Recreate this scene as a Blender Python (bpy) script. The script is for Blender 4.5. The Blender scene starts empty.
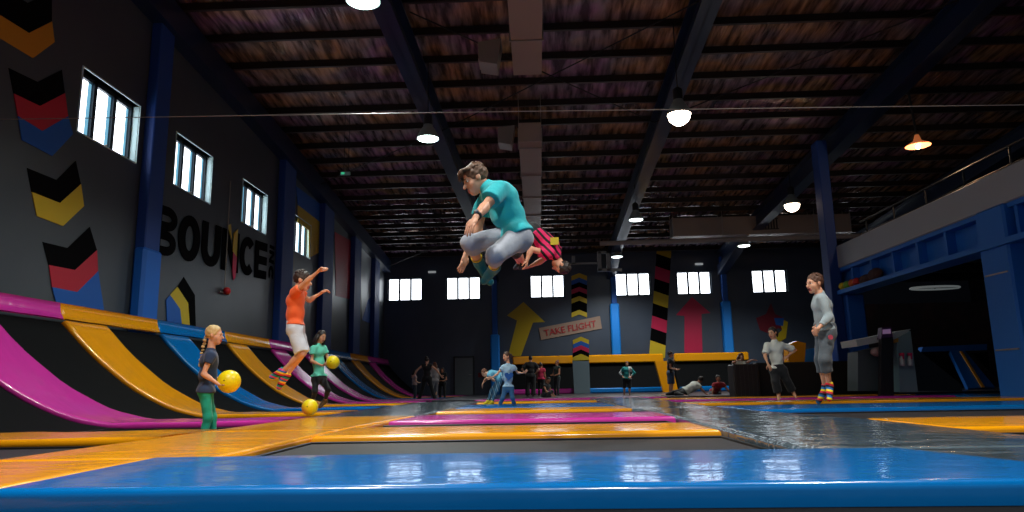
import bpy, bmesh, math, random
import numpy as np
from mathutils import Vector, Matrix
random.seed(7); rng = np.random.default_rng(7)
SC = bpy.context.scene; COL = SC.collection
# ------------------------------------------------------------------ camera
F, PI_, YA, RO, CH = 705.2, .1826, .03455, .01827, .38
fw = np.array([-math.sin(YA)*math.cos(PI_), math.cos(YA)*math.cos(PI_), math.sin(PI_)])
r0 = np.array([math.cos(YA), math.sin(YA), 0.]); u0 = np.cross(r0, fw)
rt = math.cos(RO)*r0-math.sin(RO)*u0; up = math.sin(RO)*r0+math.cos(RO)*u0
cam = bpy.data.cameras.new('camera'); cam.sensor_width = 36; cam.lens = F/1024*36; cam.clip_end = 200
co = bpy.data.objects.new('camera', cam); COL.objects.link(co)
co.matrix_world = Matrix(((rt[0], up[0], -fw[0], 0), (rt[1], up[1], -fw[1], 0), (rt[2], up[2], -fw[2], CH), (0, 0, 0, 1)))
SC.camera = co
def ray(x, y): return fw*F+rt*(x-512)-up*(y-256)
def onY(x, y, Y):
    d = ray(x, y); t = Y/d[1]; return np.array([d[0]*t, Y, d[2]*t+CH])
def onX(x, y, X):
    d = ray(x, y); t = X/d[0]; return np.array([X, d[1]*t, d[2]*t+CH])
# ------------------------------------------------------------------ materials
def lin(c):
    return tuple(((v/255)/12.92 if v/255 <= .04045 else ((v/255+.055)/1.055)**2.4) for v in c)+(1,)
MATS = {}
def mat(name, rgb, rough=.6, metal=0, coat=0, spec=.5, bump=None, var=None, emit=0, sss=0, ecol=None, noise_scale=None, sheen=0, coatr=.1):
    if name in MATS: return MATS[name]
    m = bpy.data.materials.new(name); m.use_nodes = True; nt = m.node_tree; b = nt.nodes['Principled BSDF']
    c = lin(rgb); b.inputs['Base Color'].default_value = c
    b.inputs['Roughness'].default_value = rough; b.inputs['Metallic'].default_value = metal
    b.inputs['Coat Weight'].default_value = coat; b.inputs['Coat Roughness'].default_value = coatr
    b.inputs['Specular IOR Level'].default_value = spec
    if sss: b.inputs['Subsurface Weight'].default_value = sss; b.inputs['Subsurface Radius'].default_value = (.02, .008, .004)
    if sheen: b.inputs['Sheen Weight'].default_value = sheen
    if emit:
        b.inputs['Emission Color'].default_value = lin(ecol or rgb); b.inputs['Emission Strength'].default_value = emit
    tc = nt.nodes.new('ShaderNodeTexCoord')
    if bump:  # (scale, strength, distance[, stretch])
        mp = nt.nodes.new('ShaderNodeMapping'); nt.links.new(tc.outputs['Object'], mp.inputs[0])
        if len(bump) > 3: mp.inputs['Scale'].default_value = bump[3]
        n = nt.nodes.new('ShaderNodeTexNoise'); n.inputs['Scale'].default_value = bump[0]; n.inputs['Detail'].default_value = 4
        bp = nt.nodes.new('ShaderNodeBump'); bp.inputs['Strength'].default_value = bump[1]; bp.inputs['Distance'].default_value = bump[2]
        nt.links.new(mp.outputs[0], n.inputs['Vector']); nt.links.new(n.outputs['Fac'], bp.inputs['Height'])
        nt.links.new(bp.outputs[0], b.inputs['Normal'])
        if coat: nt.links.new(bp.outputs[0], b.inputs['Coat Normal'])
    if var:   # (scale, rgb2, low, high)
        n = nt.nodes.new('ShaderNodeTexNoise'); n.inputs['Scale'].default_value = var[0]; n.inputs['Detail'].default_value = 5
        nt.links.new(tc.outputs['Object'], n.inputs['Vector'])
        r = nt.nodes.new('ShaderNodeMapRange'); r.inputs['From Min'].default_value = var[2]; r.inputs['From Max'].default_value = var[3]
        mx = nt.nodes.new('ShaderNodeMix'); mx.data_type = 'RGBA'
        mx.inputs[6].default_value = c; mx.inputs[7].default_value = lin(var[1])
        nt.links.new(n.outputs['Fac'], r.inputs['Value']); nt.links.new(r.outputs[0], mx.inputs[0]); nt.links.new(mx.outputs[2], b.inputs['Base Color'])
    MATS[name] = m; return m
def stripes(name, cols, direction, freq, rough=.8, phase=0.):
    """bands of colour along an object-space direction"""
    m = bpy.data.materials.new(name); m.use_nodes = True; nt = m.node_tree; b = nt.nodes['Principled BSDF']
    b.inputs['Roughness'].default_value = rough
    tc = nt.nodes.new('ShaderNodeTexCoord'); dp = nt.nodes.new('ShaderNodeVectorMath'); dp.operation = 'DOT_PRODUCT'
    v = Vector(direction).normalized(); dp.inputs[1].default_value = v
    nt.links.new(tc.outputs['Object'], dp.inputs[0])
    mu = nt.nodes.new('ShaderNodeMath'); mu.operation = 'MULTIPLY_ADD'; mu.inputs[1].default_value = freq; mu.inputs[2].default_value = phase+50
    fr = nt.nodes.new('ShaderNodeMath'); fr.operation = 'FRACT'
    nt.links.new(dp.outputs['Value'], mu.inputs[0]); nt.links.new(mu.outputs[0], fr.inputs[0])
    cr = nt.nodes.new('ShaderNodeValToRGB'); cr.color_ramp.interpolation = 'CONSTANT'
    el = cr.color_ramp.elements
    while len(el) < len(cols): el.new(.5)
    for i, c in enumerate(cols): el[i].position = i/len(cols); 
    for i, c in enumerate(cols): el[i].color = lin(c)
    nt.links.new(fr.outputs[0], cr.inputs[0]); nt.links.new(cr.outputs[0], b.inputs['Base Color'])
    return m
def vinyl(name, rgb, rough=.22): return mat(name, rgb, rough, coat=.35, coatr=.07, bump=(1.7, .4, .03, (1, 2.2, 1)), spec=.35)
BLUE = vinyl('blue_vinyl', (0, 110, 186)); ORANGE = vinyl('orange_vinyl', (240, 158, 10)); PINK = vinyl('pink_vinyl', (206, 52, 158))
GREY = mat('grey_vinyl', (84, 100, 110), .2, coat=.8, coatr=.06, bump=(2.6, .6, .05, (1, 2, 1)))
VC = {'blue': BLUE, 'orange': ORANGE, 'pink': PINK, 'grey': GREY}
BED = mat('bed_mesh', (40, 40, 44), .55, bump=(160, .3, .003), spec=.4)
BEDW = mat('slope_bed_mesh', (9, 10, 12), .85, bump=(160, .3, .003), spec=.12)
STEELB = mat('blue_steel_paint', (8, 56, 130), .6, coat=.0, bump=(3, .1, .01))
PADB = mat('blue_column_padding', (6, 92, 184), .6, coat=.0, bump=(3, .15, .02))
BEAMB = mat('navy_beam_paint', (8, 30, 62), .4, coat=.2)
WALLG = mat('grey_wall_paint', (66, 76, 92), .4, bump=(1.2, .12, .02), var=(.7, (56, 66, 82), .35, .7), coat=.15, coatr=.3)
WALLL = mat('grey_wall_paint_left', (66, 72, 78), .4, bump=(1.2, .12, .02), var=(.7, (56, 63, 70), .35, .7), coat=.2, coatr=.3)
BLACK = mat('black_paint', (10, 10, 12), .5)
DARK = mat('dark_panel', (22, 22, 26), .5, bump=(6, .1, .01))
YEL = mat('mural_yellow', (196, 168, 22), .5); PNK = mat('mural_pink', (186, 14, 70), .5); MBLU = mat('mural_blue', (10, 84, 170), .5)
MORG = mat('mural_orange', (190, 130, 14), .5); MRED = mat('mural_red', (176, 14, 44), .5); GLARE = mat('wall_glare', (176, 190, 196), .4)
BALL = mat('yellow_ball', (240, 214, 8), .35, bump=(90, .15, .003))
WFRAME = mat('window_frame_dark', (18, 30, 44), .5); REVEAL = mat('window_reveal_lit', (196, 226, 228), .5)  # reveal colour made pale to carry the daylight on the jambs
STEEL = mat('galvanised_steel', (150, 142, 136), .42, metal=.55, bump=(1.5, .1, .02))
DUCTM = mat('duct_sheet', (150, 132, 122), .5, metal=.2)
PURL = mat('purlin_steel', (46, 38, 34), .45, metal=.4)
CONC = mat('dark_floor_paint', (9, 9, 11), .8, bump=(4, .1, .01), spec=.1)
def pane(name, s): return mat(name, (240, 248, 255), .3, emit=s)
PANE = pane('daylight_pane', 4.5); LITSTRIP = mat('lit_mullion_strip', (110, 170, 200), .3, emit=.9, ecol=(120, 186, 215))  # bluish glowing strip stands for daylight on the mullion sides
# ------------------------------------------------------------------ object helpers
def tag(o, label=None, cat=None, group=None, kind=None):
    if label: o['label'] = label
    if cat: o['category'] = cat
    if group: o['group'] = group
    if kind: o['kind'] = kind
    return o
def empty(name, loc=(0, 0, 0)):
    o = bpy.data.objects.new(name, None); o.location = tuple(map(float, loc)); o.empty_display_size = .1; COL.objects.link(o); return o
def obj(name, V, Fc, m, parent=None, smooth=False, mi=None):
    """verts are world coordinates; the object's origin goes to its base"""
    V = np.asarray(V, float)
    if parent is not None:
        q = parent
        while '_o' not in q and q.parent: q = q.parent
        org = np.array(q['_o']) if '_o' in q else np.zeros(3)
    else: org = np.array([(V[:, 0].min()+V[:, 0].max())/2, (V[:, 1].min()+V[:, 1].max())/2, V[:, 2].min()])
    me = bpy.data.meshes.new(name); me.from_pydata((V-org).tolist(), [], [list(map(int, f)) for f in Fc])
    for k in (m if isinstance(m, (list, tuple)) else [m]): me.materials.append(k)
    if mi is not None: me.polygons.foreach_set('material_index', list(map(int, mi)))
    if smooth: me.polygons.foreach_set('use_smooth', [True]*len(me.polygons))
    me.update()
    o = bpy.data.objects.new(name, me); COL.objects.link(o)
    if parent is not None:
        o.parent = parent
    else: o.location = org
    return o
ORG = {}
def root(name, loc):
    o = empty(name, loc); o['_o'] = [float(v) for v in loc]; return o
class MB:
    def __init__(s): s.V = []; s.F = []; s.M = []
    def add(s, V, Fc, m=0):
        n = len(s.V); s.V += [tuple(map(float, v)) for v in V]; s.F += [[n+i for i in f] for f in Fc]; s.M += [m]*len(Fc); return s
    def box(s, a, b, m=0, bev=0):
        x0, y0, z0 = map(min, zip(a, b)); x1, y1, z1 = map(max, zip(a, b))
        if bev:
            e = bev
            V = []
            for (x, y, z) in [(x, y, z) for z in (0, 1) for y in (0, 1) for x in (0, 1)]:
                X, Yv, Z = (x0, x1)[x], (y0, y1)[y], (z0, z1)[z]; sx, sy, sz = 1-2*x, 1-2*y, 1-2*z
                V += [(X, Yv+sy*e, Z+sz*e), (X+sx*e, Yv, Z+sz*e), (X+sx*e, Yv+sy*e, Z)]
            bm = bmesh.new(); vs = [bm.verts.new(v) for v in V]; bmesh.ops.convex_hull(bm, input=vs)
            bm.verts.index_update(); VV = [tuple(v.co) for v in bm.verts]; FF = [[v.index for v in f.verts] for f in bm.faces]; bm.free()
            return s.add(VV, FF, m)
        V = [(x0, y0, z0), (x1, y0, z0), (x1, y1, z0), (x0, y1, z0), (x0, y0, z1), (x1, y0, z1), (x1, y1, z1), (x0, y1, z1)]
        return s.add(V, [(0, 3, 2, 1), (4, 5, 6, 7), (0, 1, 5, 4), (1, 2, 6, 5), (2, 3, 7, 6), (3, 0, 4, 7)], m)
    def tube(s, pts, rad, n=10, m=0, caps=True):
        pts = [np.array(p, float) for p in pts]; R = rad if isinstance(rad, (list, tuple)) else [rad]*len(pts)
        V = []; ref = None
        for i, p in enumerate(pts):
            d = (pts[min(i+1, len(pts)-1)]-pts[max(i-1, 0)]); d = d/ (np.linalg.norm(d)+1e-9)
            if ref is None:
                ref = np.array([0, 0, 1.]) if abs(d[2]) < .9 else np.array([1., 0, 0])
            a = ref-d*(ref@d); a /= np.linalg.norm(a); ref = a; b = np.cross(d, a)
            for k in range(n):
                t = 2*math.pi*k/n; V.append(p+R[i]*(math.cos(t)*a+math.sin(t)*b))
        Fc = []
        for i in range(len(pts)-1):
            for k in range(n):
                Fc.append((i*n+k, i*n+(k+1) % n, (i+1)*n+(k+1) % n, (i+1)*n+k))
        if caps: Fc += [list(range(n))[::-1], [(len(pts)-1)*n+k for k in range(n)]]
        return s.add(V, Fc, m)
    def sphere(s, c, r, n=16, k=10, m=0, M=None):
        r = np.array([r]*3 if np.isscalar(r) else r); V = [];
        for i in range(k+1):
            ph = math.pi*i/k
            for j in range(n):
                t = 2*math.pi*j/n; v = np.array([math.sin(ph)*math.cos(t), math.sin(ph)*math.sin(t), math.cos(ph)])*r
                if M is not None: v = M@v
                V.append(np.array(c)+v)
        return s.add(V, [(i*n+j, (i+1)*n+j, (i+1)*n+(j+1) % n, i*n+(j+1) % n) for i in range(k) for j in range(n)], m)
    def prism(s, pts, d, m=0):
        """polygon of 3-D points pushed by vector d"""
        n = len(pts); P = [np.array(p, float) for p in pts]; d = np.array(d, float)
        return s.add(P+[p+d for p in P], [list(range(n))[::-1], [n+i for i in range(n)]]+[(i, (i+1) % n, n+(i+1) % n, n+i) for i in range(n)], m)
    def lathe(s, c, prof, n=20, m=0):
        V = []
        for (r, z) in prof:
            for j in range(n):
                t = 2*math.pi*j/n; V.append((c[0]+r*math.cos(t), c[1]+r*math.sin(t), c[2]+z))
        return s.add(V, [(i*n+j, i*n+(j+1) % n, (i+1)*n+(j+1) % n, (i+1)*n+j) for i in range(len(prof)-1) for j in range(n)], m)
    def build(s, name, m, parent=None, smooth=False):
        return obj(name, s.V, s.F, m, parent, smooth, s.M if isinstance(m, (list, tuple)) else None)
def struct(o): o['kind'] = 'structure'; return o
# ------------------------------------------------------------------ room shell
XL, XR, YB, YF = -8.0, 22.0, 36.45, -3.0
ZF = -.08
def roofz(Y): return 7.28+(YB-Y)*.074
def wall_grid(axis, pos, thick, a0, a1, z0, z1, holes):
    """a wall with rectangular openings; axis 'x' = wall in the plane X=pos running along Y"""
    A = sorted({a0, a1}|{h[0] for h in holes}|{h[1] for h in holes}); Z = sorted({z0, z1}|{h[2] for h in holes}|{h[3] for h in holes})
    b = MB()
    for i in range(len(A)-1):
        for j in range(len(Z)-1):
            ca, cz = (A[i]+A[i+1])/2, (Z[j]+Z[j+1])/2
            if any(h[0] < ca < h[1] and h[2] < cz < h[3] for h in holes): continue
            if axis == 'x': b.box((pos, A[i], Z[j]), (pos-thick, A[i+1], Z[j+1]))
            else: b.box((A[i], pos, Z[j]), (A[i+1], pos+thick, Z[j+1]))
    return b
ZW0, ZW1 = 4.93, 6.12
LWIN = [(11.48, 13.3), (14.78, 16.55), (18.4, 20.15), (22.55, 24.25)]
ZB0, ZB1 = 4.9, 6.05
BWIN = [(-7.83, -6.0), (-4.75, -2.93), (-.36, 1.45), (4.07, 5.9), (7.25, 9.03), (11.1, 12.9), (15.2, 17.0)]
b = wall_grid('x', XL, .3, YF, YB+.3, ZF, 11, [(a, c, ZW0, ZW1) for a, c in LWIN]); struct(b.build('wall_left', WALLL))
b = wall_grid('y', YB, .3, XL, XR, ZF, 8, [(a, c, ZB0, ZB1) for a, c in BWIN]); struct(b.build('wall_back', WALLG))
struct(MB().box((XR, YF, ZF), (XR+.3, YB+.3, 11)).build('wall_right', DARK))
struct(MB().box((XL-.3, YF-10, ZF-.2), (XR+.3, YB+.3, ZF)).build('floor', CONC))
# corrugated roof sheet lined with crinkled foil
FOIL = bpy.data.materials.new('foil_insulation'); FOIL.use_nodes = True
nt = FOIL.node_tree; pb = nt.nodes['Principled BSDF']; pb.inputs['Metallic'].default_value = .35; pb.inputs['Roughness'].default_value = .27
tc = nt.nodes.new('ShaderNodeTexCoord'); n1 = nt.nodes.new('ShaderNodeTexNoise'); n1.inputs['Scale'].default_value = .35; n1.inputs['Detail'].default_value = 3
nt.links.new(tc.outputs['Object'], n1.inputs['Vector']); cr = nt.nodes.new('ShaderNodeValToRGB')
for i, (p_, c_) in enumerate(((.30, (120, 132, 156)), (.42, (196, 150, 110)), (.52, (150, 138, 146)), (.60, (170, 130, 164)), (.70, (206, 172, 124)), (.8, (130, 122, 124)))):
    e_ = cr.color_ramp.elements[i] if i < 2 else cr.color_ramp.elements.new(p_)
    e_.position = p_; e_.color = lin(c_)
nt.links.new(n1.outputs['Fac'], cr.inputs[0])  # brown, blue and purple patches put reflections into the silvery foil's colour
mp = nt.nodes.new('ShaderNodeMapping'); mp.inputs['Scale'].default_value = (4.0, .5, 1); nt.links.new(tc.outputs['Object'], mp.inputs[0])
n3 = nt.nodes.new('ShaderNodeTexNoise'); n3.inputs['Scale'].default_value = 1.6; n3.inputs['Detail'].default_value = 5; nt.links.new(mp.outputs[0], n3.inputs['Vector'])
mr = nt.nodes.new('ShaderNodeMapRange'); mr.inputs['From Min'].default_value = .38; mr.inputs['From Max'].default_value = .66; mr.inputs['To Min'].default_value = .3; mr.inputs['To Max'].default_value = 1.35
mx = nt.nodes.new('ShaderNodeVectorMath'); mx.operation = 'SCALE'; nt.links.new(n3.outputs['Fac'], mr.inputs['Value']); nt.links.new(cr.outputs[0], mx.inputs[0]); nt.links.new(mr.outputs[0], mx.inputs['Scale']); nt.links.new(mx.outputs[0], pb.inputs['Base Color'])
n2 = nt.nodes.new('ShaderNodeTexNoise'); n2.inputs['Scale'].default_value = 2.2; n2.inputs['Detail'].default_value = 6; nt.links.new(mp.outputs[0], n2.inputs['Vector'])
bp = nt.nodes.new('ShaderNodeBump'); bp.inputs['Strength'].default_value = .6; bp.inputs['Distance'].default_value = .08
nt.links.new(n2.outputs['Fac'], bp.inputs['Height']); nt.links.new(bp.outputs[0], pb.inputs['Normal'])
V = []; Fc = []
xs = np.linspace(XL-.3, XR+.3, 60); ys = [YF-.2, YB+.3]
V = [(x, y, roofz(y)+(.03 if i % 2 else 0)) for i, x in enumerate(xs) for y in ys]+[(x, y, roofz(y)+.12) for x in xs for y in ys]
n = len(xs)
for i in range(n-1): Fc += [(2*i, 2*i+1, 2*i+3, 2*i+2), (2*n+2*i, 2*n+2*i+2, 2*n+2*i+3, 2*n+2*i+1)]
struct(obj('ceiling', V, Fc, FOIL))
for k in range(27):      # purlins, Z sections
    Y = YB-.5-k*1.28; z = roofz(Y)
    b = MB(); b.box((XL, Y-.012, z-.21), (XR, Y+.012, z-.01)); b.box((XL, Y-.08, z-.22), (XR, Y+.012, z-.2)); b.box((XL, Y, z-.03), (XR, Y+.08, z-.01))
    struct(b.build('ceiling_purlin', PURL))
    if k % 1 == 0: struct(MB().box((XL, Y+.6, z+.02), (XR, Y+.66, z+.1-.01-.06)).build('ceiling_batten', PURL))
def rafter(x0, y0, x1, y1, name='ceiling_rafter', dz=0):
    b = MB()
    w, d = .21, .7
    def P(t, dx, dzv):
        x = x0+(x1-x0)*t; y = y0+(y1-y0)*t; return (x+dx, y, roofz(y)-.27+dzv+dz)
    for (dx0, dx1, za, zb) in ((-w, w, -d, -d+.035), (-w, w, -.035, 0), (-.02, .02, -d, 0)):
        b.add([P(0, dx0, za), P(0, dx1, za), P(0, dx1, zb), P(0, dx0, zb), P(1, dx0, za), P(1, dx1, za), P(1, dx1, zb), P(1, dx0, zb)],
              [(0, 1, 2, 3), (7, 6, 5, 4), (0, 4, 5, 1), (1, 5, 6, 2), (2, 6, 7, 3), (3, 7, 4, 0)])
    # haunch down to the wall column
    def Q(x, y, z): return (x, y, z)
    zb = roofz(y1)-.27-d+dz
    t0 = 1-4.0/(y1-y0); xs_ = x0+(x1-x0)*t0; ys_ = y0+(y1-y0)*t0; zs = roofz(ys_)-.27-d+dz
    b.add([(xs_-w, ys_, zs), (xs_+w, ys_, zs), (x1-w, y1, zb-.55), (x1+w, y1, zb-.55), (x1-w, y1, zb), (x1+w, y1, zb)],
          [(0, 2, 3, 1), (0, 4, 2), (1, 3, 5), (2, 4, 5, 3), (0, 1, 5, 4)])
    return struct(b.build(name, BEAMB))
rafter(-3.25, 7, -2.2, YB); rafter(3.62, -2, 3.85, YB); rafter(9.5, -2, 9.55, YB); rafter(15.4, -2, 15.4, YB)
b = MB(); V = []
for (Y) in (YF, YB): V += [(XL, Y, roofz(Y)-.9), (XL+.35, Y, roofz(Y)-.9), (XL+.35, Y, roofz(Y)-.27), (XL, Y, roofz(Y)-.27)]
b.add(V, [(0, 1, 2, 3), (7, 6, 5, 4), (0, 4, 5, 1), (1, 5, 6, 2), (2, 6, 7, 3), (3, 7, 4, 0)]); struct(b.build('trim_eave_beam', BEAMB))
# cross bracing rods and the long cable
for i, (p, q) in enumerate((((-2.4, 30, 7.2), (-7.8, 36, 6.6)), ((-2.6, 14, 8.4), (3.6, 20, 8.0)), ((-2.6, 20, 8.0), (3.6, 14, 8.4)), ((3.6, 20, 8.), (9.5, 14, 8.4)), ((-7.6, 24, 7.6), (-2.6, 20, 8.0)))):
    struct(MB().tube([p, q], .018, 6).build('ceiling_brace_rod', BLACK))
tag(MB().tube([onY(0, 116, 9)+[-3, 0, 0], onY(512, 111.5, 9), onY(1024, 107, 9)+[1.5, 0, 0]], .006, 5).build('steel_cable', STEEL),
    'thin steel cable strung across the hall below the roof', 'cable')
# windows -----------------------------------------------------------
wn = 0
for (a, c) in LWIN:
    wn += 1
    b = MB(); X0, X1 = XL+.02, XL-.3
    t = .09
    b.box((X0, a-.02, ZW1), (X1, c+.02, ZW1+.025)); b.box((X0, a-.02, ZW0-.02), (X1, c+.02, ZW0)); b.box((X0, a-.02, ZW0), (X1, a, ZW1)); b.box((X0, c, ZW0), (X1, c+.02, ZW1))
    b.box((XL-.005, c-.012, ZW0), (XL-.125, c-.001, ZW1)); b.box((XL-.005, a+.001, ZW0), (XL-.125, a+.012, ZW1)); w = struct(b.build('window_%d' % wn, REVEAL)); w['_o'] = list(w.location)
    f = MB(); X2, X3 = XL-.13, XL-.22
    f.box((X2, a, ZW0), (X3, a+.07, ZW1)); f.box((X2, c-.07, ZW0), (X3, c, ZW1)); f.box((X2, a, ZW1-.08), (X3, c, ZW1)); f.box((X2, a, ZW0), (X3, c, ZW0+.05))
    L = c-a
    for i in (1, 2): y = a+L*i/3; f.box((X2, y-.05, ZW0), (X3, y+.05, ZW1))
    obj('window_frame', f.V, f.F, WFRAME, w)
    g = MB()
    for i in range(3):
        y0 = a+L*i/3; y1 = a+L*(i+1)/3
        g.box((XL-.19, y0+.03, ZW0+.03), (XL-.2, y1-.15, ZW1-.06), 0); g.box((XL-.19, y1-.15, ZW0+.03), (XL-.2, y1-.05, ZW1-.06), 1)
    obj('window_glass', g.V, g.F, [PANE, LITSTRIP], w, mi=g.M)
    h = MB(); h.tube([(XL-.1, a+L/2, ZW0+.03), (XL-.05, a+L/2+.04, ZW0+.07), (XL-.1, a+L/2+.12, ZW0+.03)], .014, 6); obj('window_latch', h.V, h.F, STEEL, w)
for (a, c) in BWIN:
    wn += 1
    b = MB(); Y0, Y1 = YB-.02, YB+.28
    b.box((a-.05, Y0, ZB1), (c+.05, Y1, ZB1+.05)); b.box((a-.05, Y0, ZB0-.05), (c+.05, Y1, ZB0)); b.box((a-.05, Y0, ZB0), (a, Y1, ZB1)); b.box((c, Y0, ZB0), (c+.05, Y1, ZB1))
    w = struct(b.build('window_%d' % wn, mat('reveal_dark', (40, 58, 72), .5))); w['_o'] = list(w.location)
    f = MB(); L = c-a
    for i in (0, 1, 2, 3): x = a+.02+(L-.04)*i/3; f.box((x-.05, YB+.1, ZB0), (x+.05, YB+.16, ZB1))
    f.box((a, YB+.1, ZB1-.03), (c, YB+.16, ZB1)); f.box((a, YB+.1, ZB0), (c, YB+.16, ZB0+.03))
    obj('window_frame', f.V, f.F, mat('window_frame_grey', (44, 56, 72), .5), w)
    g = MB(); g.box((a, YB+.17, ZB0), (c, YB+.18, ZB1)); obj('window_glass', g.V, g.F, PANE, w)
# columns -----------------------------------------------------------
def column(x0, x1, y0, y1, ztop, zpad, grow=.1, m=STEELB, pm=PADB, label='blue wall column'):
    # H-section core with flat plates, padded jacket below
    o = root('steel_column', ((x0+x1)/2, (y0+y1)/2, ZF))
    b = MB(); b.box((x0, y0, ZF), (x1, y1, ztop), bev=.02); obj('column_shaft', b.V, b.F, m, o)
    if zpad:
        g = grow; b = MB(); b.box((x0-(0 if x0 <= XL else g), y0-g, ZF), (x1+g, min(y1+g, YB), zpad), bev=.06); obj('column_padding', b.V, b.F, pm, o)
    struct(o); o['label'] = label
    return o
for i, (y0, y1, zp) in enumerate(((13.5, 14.05, 3.25), (21.0, 22.0, 1.5), (25.2, 26.4, 1.5), (29.6, 30.7, 1.5), (33.4, 34.4, 1.5))):
    column(XL, XL+.22, y0, y1, roofz(y1)-.3, zp if i == 0 else 0, grow=.05)
for xc in (-2.2, 3.95, 9.6, 15.3):
    column(xc-.13, xc+.13, YB-.35, YB, roofz(YB)-.5, 4.45 if xc > 0 else 3.0, .1, m=mat('back_column_blue', (10, 84, 170), .6), pm=mat('back_column_pad', (6, 130, 226), .6))
# ------------------------------------------------------------------ murals and signs on the walls
DK = mat('mural_black', (6, 6, 8), .95, spec=.08)
def mural(name, polys, where, label, cat='mural', off=.012):
    """polys: list of (pixel polygon, material); where=('x',X) or ('y',Y) plane of the wall"""
    ms = []; b = MB()
    for pts, m in polys:
        if m not in ms: ms.append(m)
        P = [onX(x, y, where[1]) if where[0] == 'x' else onY(x, y, where[1]) for x, y in pts]
        d = (-off, 0, 0) if where[0] == 'x' else (0, off, 0)
        lift = .003*len([1 for q in b.M if q >= 0])/8; P = [p_+np.array((lift, 0, 0) if where[0] == 'x' else (0, -lift, 0)) for p_ in P]
        b.prism(P, d, ms.index(m))
    o = b.build(name, ms); return tag(o, label, cat)
WX = ('x', XL+.013); WYb = ('y', YB-.013)
mural('chevron_mural', [([(0, -14), (28, 3), (52, -8), (52, 21), (29, 33), (0, 15)], DK), ([(0, 15), (29, 33), (52, 21.6), (54.6, 42), (33, 58), (0, 38)], MORG)], WX, 'black and dull orange chevron painted highest on the left wall')
mural('chevron_mural', [([(9, 68), (38, 82), (62, 70), (65, 93), (40, 106), (14, 93.5)], DK), ([(14, 93.5), (40, 106), (65, 93), (68, 116), (42, 131), (18, 116)], MRED), ([(18, 116), (42, 131), (68, 116), (73, 134), (52, 156), (22, 140)], MBLU)], WX, 'black, red and blue chevron with a pointed blue base, below the dull orange one')
mural('chevron_mural', [([(27.5, 168), (57, 180), (76, 161), (81, 184), (60, 203), (32, 192)], DK), ([(32, 192), (60, 203), (81, 184), (84, 206), (63, 226), (37, 216)], YEL)], WX, 'black and yellow two-band chevron painted on the left wall')
mural('chevron_mural', [([(43, 242), (68, 248), (90, 227), (97, 250), (75, 270), (49, 265)], DK), ([(49, 265), (75, 270), (97, 250), (98, 271), (77, 292), (52, 287)], MRED), ([(52, 287), (77, 292), (98, 271), (104, 312), (56, 303)], MBLU)], WX, 'black, red and blue chevron cut off by the pink slope pads')
mural('hexagon_mural', [([(184, 277), (195, 295), (196, 330), (190, 329), (189, 304), (177.5, 287)], DK), ([(177.5, 287), (188, 303), (190, 329), (182, 328), (180, 309), (170, 295)], YEL), ([(170, 295), (180, 309), (182, 328), (167, 324), (166, 300)], MBLU)], WX, 'black, yellow and blue pointed shape painted under the lettering')
mural('arrow_mural', [([(298, 205), (320, 222), (320, 252), (309, 258), (309, 230), (298, 222)], YEL), ([(296, 186), (320, 204), (320, 222), (298, 205)], MBLU)], WX, 'yellow and blue angled shape painted behind the boy in orange')
mural('arrow_mural', [([(335, 232), (353, 242), (354, 300), (336, 296)], MRED)], WX, 'tall dark red panel painted between the far wall columns')
mural('arrow_mural', [([(360, 244), (373, 250), (374, 322), (362, 320)], GLARE), ([(362, 320), (368, 300), (377, 290), (377, 326)], MBLU)], WX, 'painted-in wall glare with a blue corner near the back left corner')  # pale shape is glare on the wall, put in as colour
# lettering on the left wall
LET = mat('lettering_black', (6, 6, 8), .95, spec=.08)
def text_mesh(body, name, size, M, m, label=None, cat=None, parent=None, ex=.006, off=.0, sx=1., fit=None):
    cu = bpy.data.curves.new(name, 'FONT'); cu.body = body; cu.size = size; cu.extrude = ex; cu.offset = off; cu.resolution_u = 3
    t = bpy.data.objects.new('t', cu); COL.objects.link(t); bpy.context.view_layer.update()
    me = bpy.data.meshes.new_from_object(t.evaluated_get(bpy.context.evaluated_depsgraph_get())); bpy.data.objects.remove(t)
    V = np.array([v.co[:] for v in me.vertices]); Fc = [list(p.vertices) for p in me.polygons]
    bpy.data.meshes.remove(me)
    mn = V.min(0); mx_ = V.max(0)
    V[:, 0] = (V[:, 0]-mn[0])/(mx_[0]-mn[0]); V[:, 1] = (V[:, 1]-mn[1])/(mx_[1]-mn[1])
    o_, ax, ay, nz = [np.array(v, float) for v in M]     # origin, full x axis, full y axis, normal
    W = o_+V[:, :1]*ax+V[:, 1:2]*ay+V[:, 2:3]*nz
    o = obj(name, W, Fc, m, parent)
    if label: tag(o, label, cat)
    return o
y0, y1, zl0, zl1 = 14.15, 20.45, 3.28, 4.66
lt = root('wall_lettering', (XL+.02, 14.15, 3.28)); tag(lt, 'big black BOUNCE INC lettering painted on the left wall', 'lettering')
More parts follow.
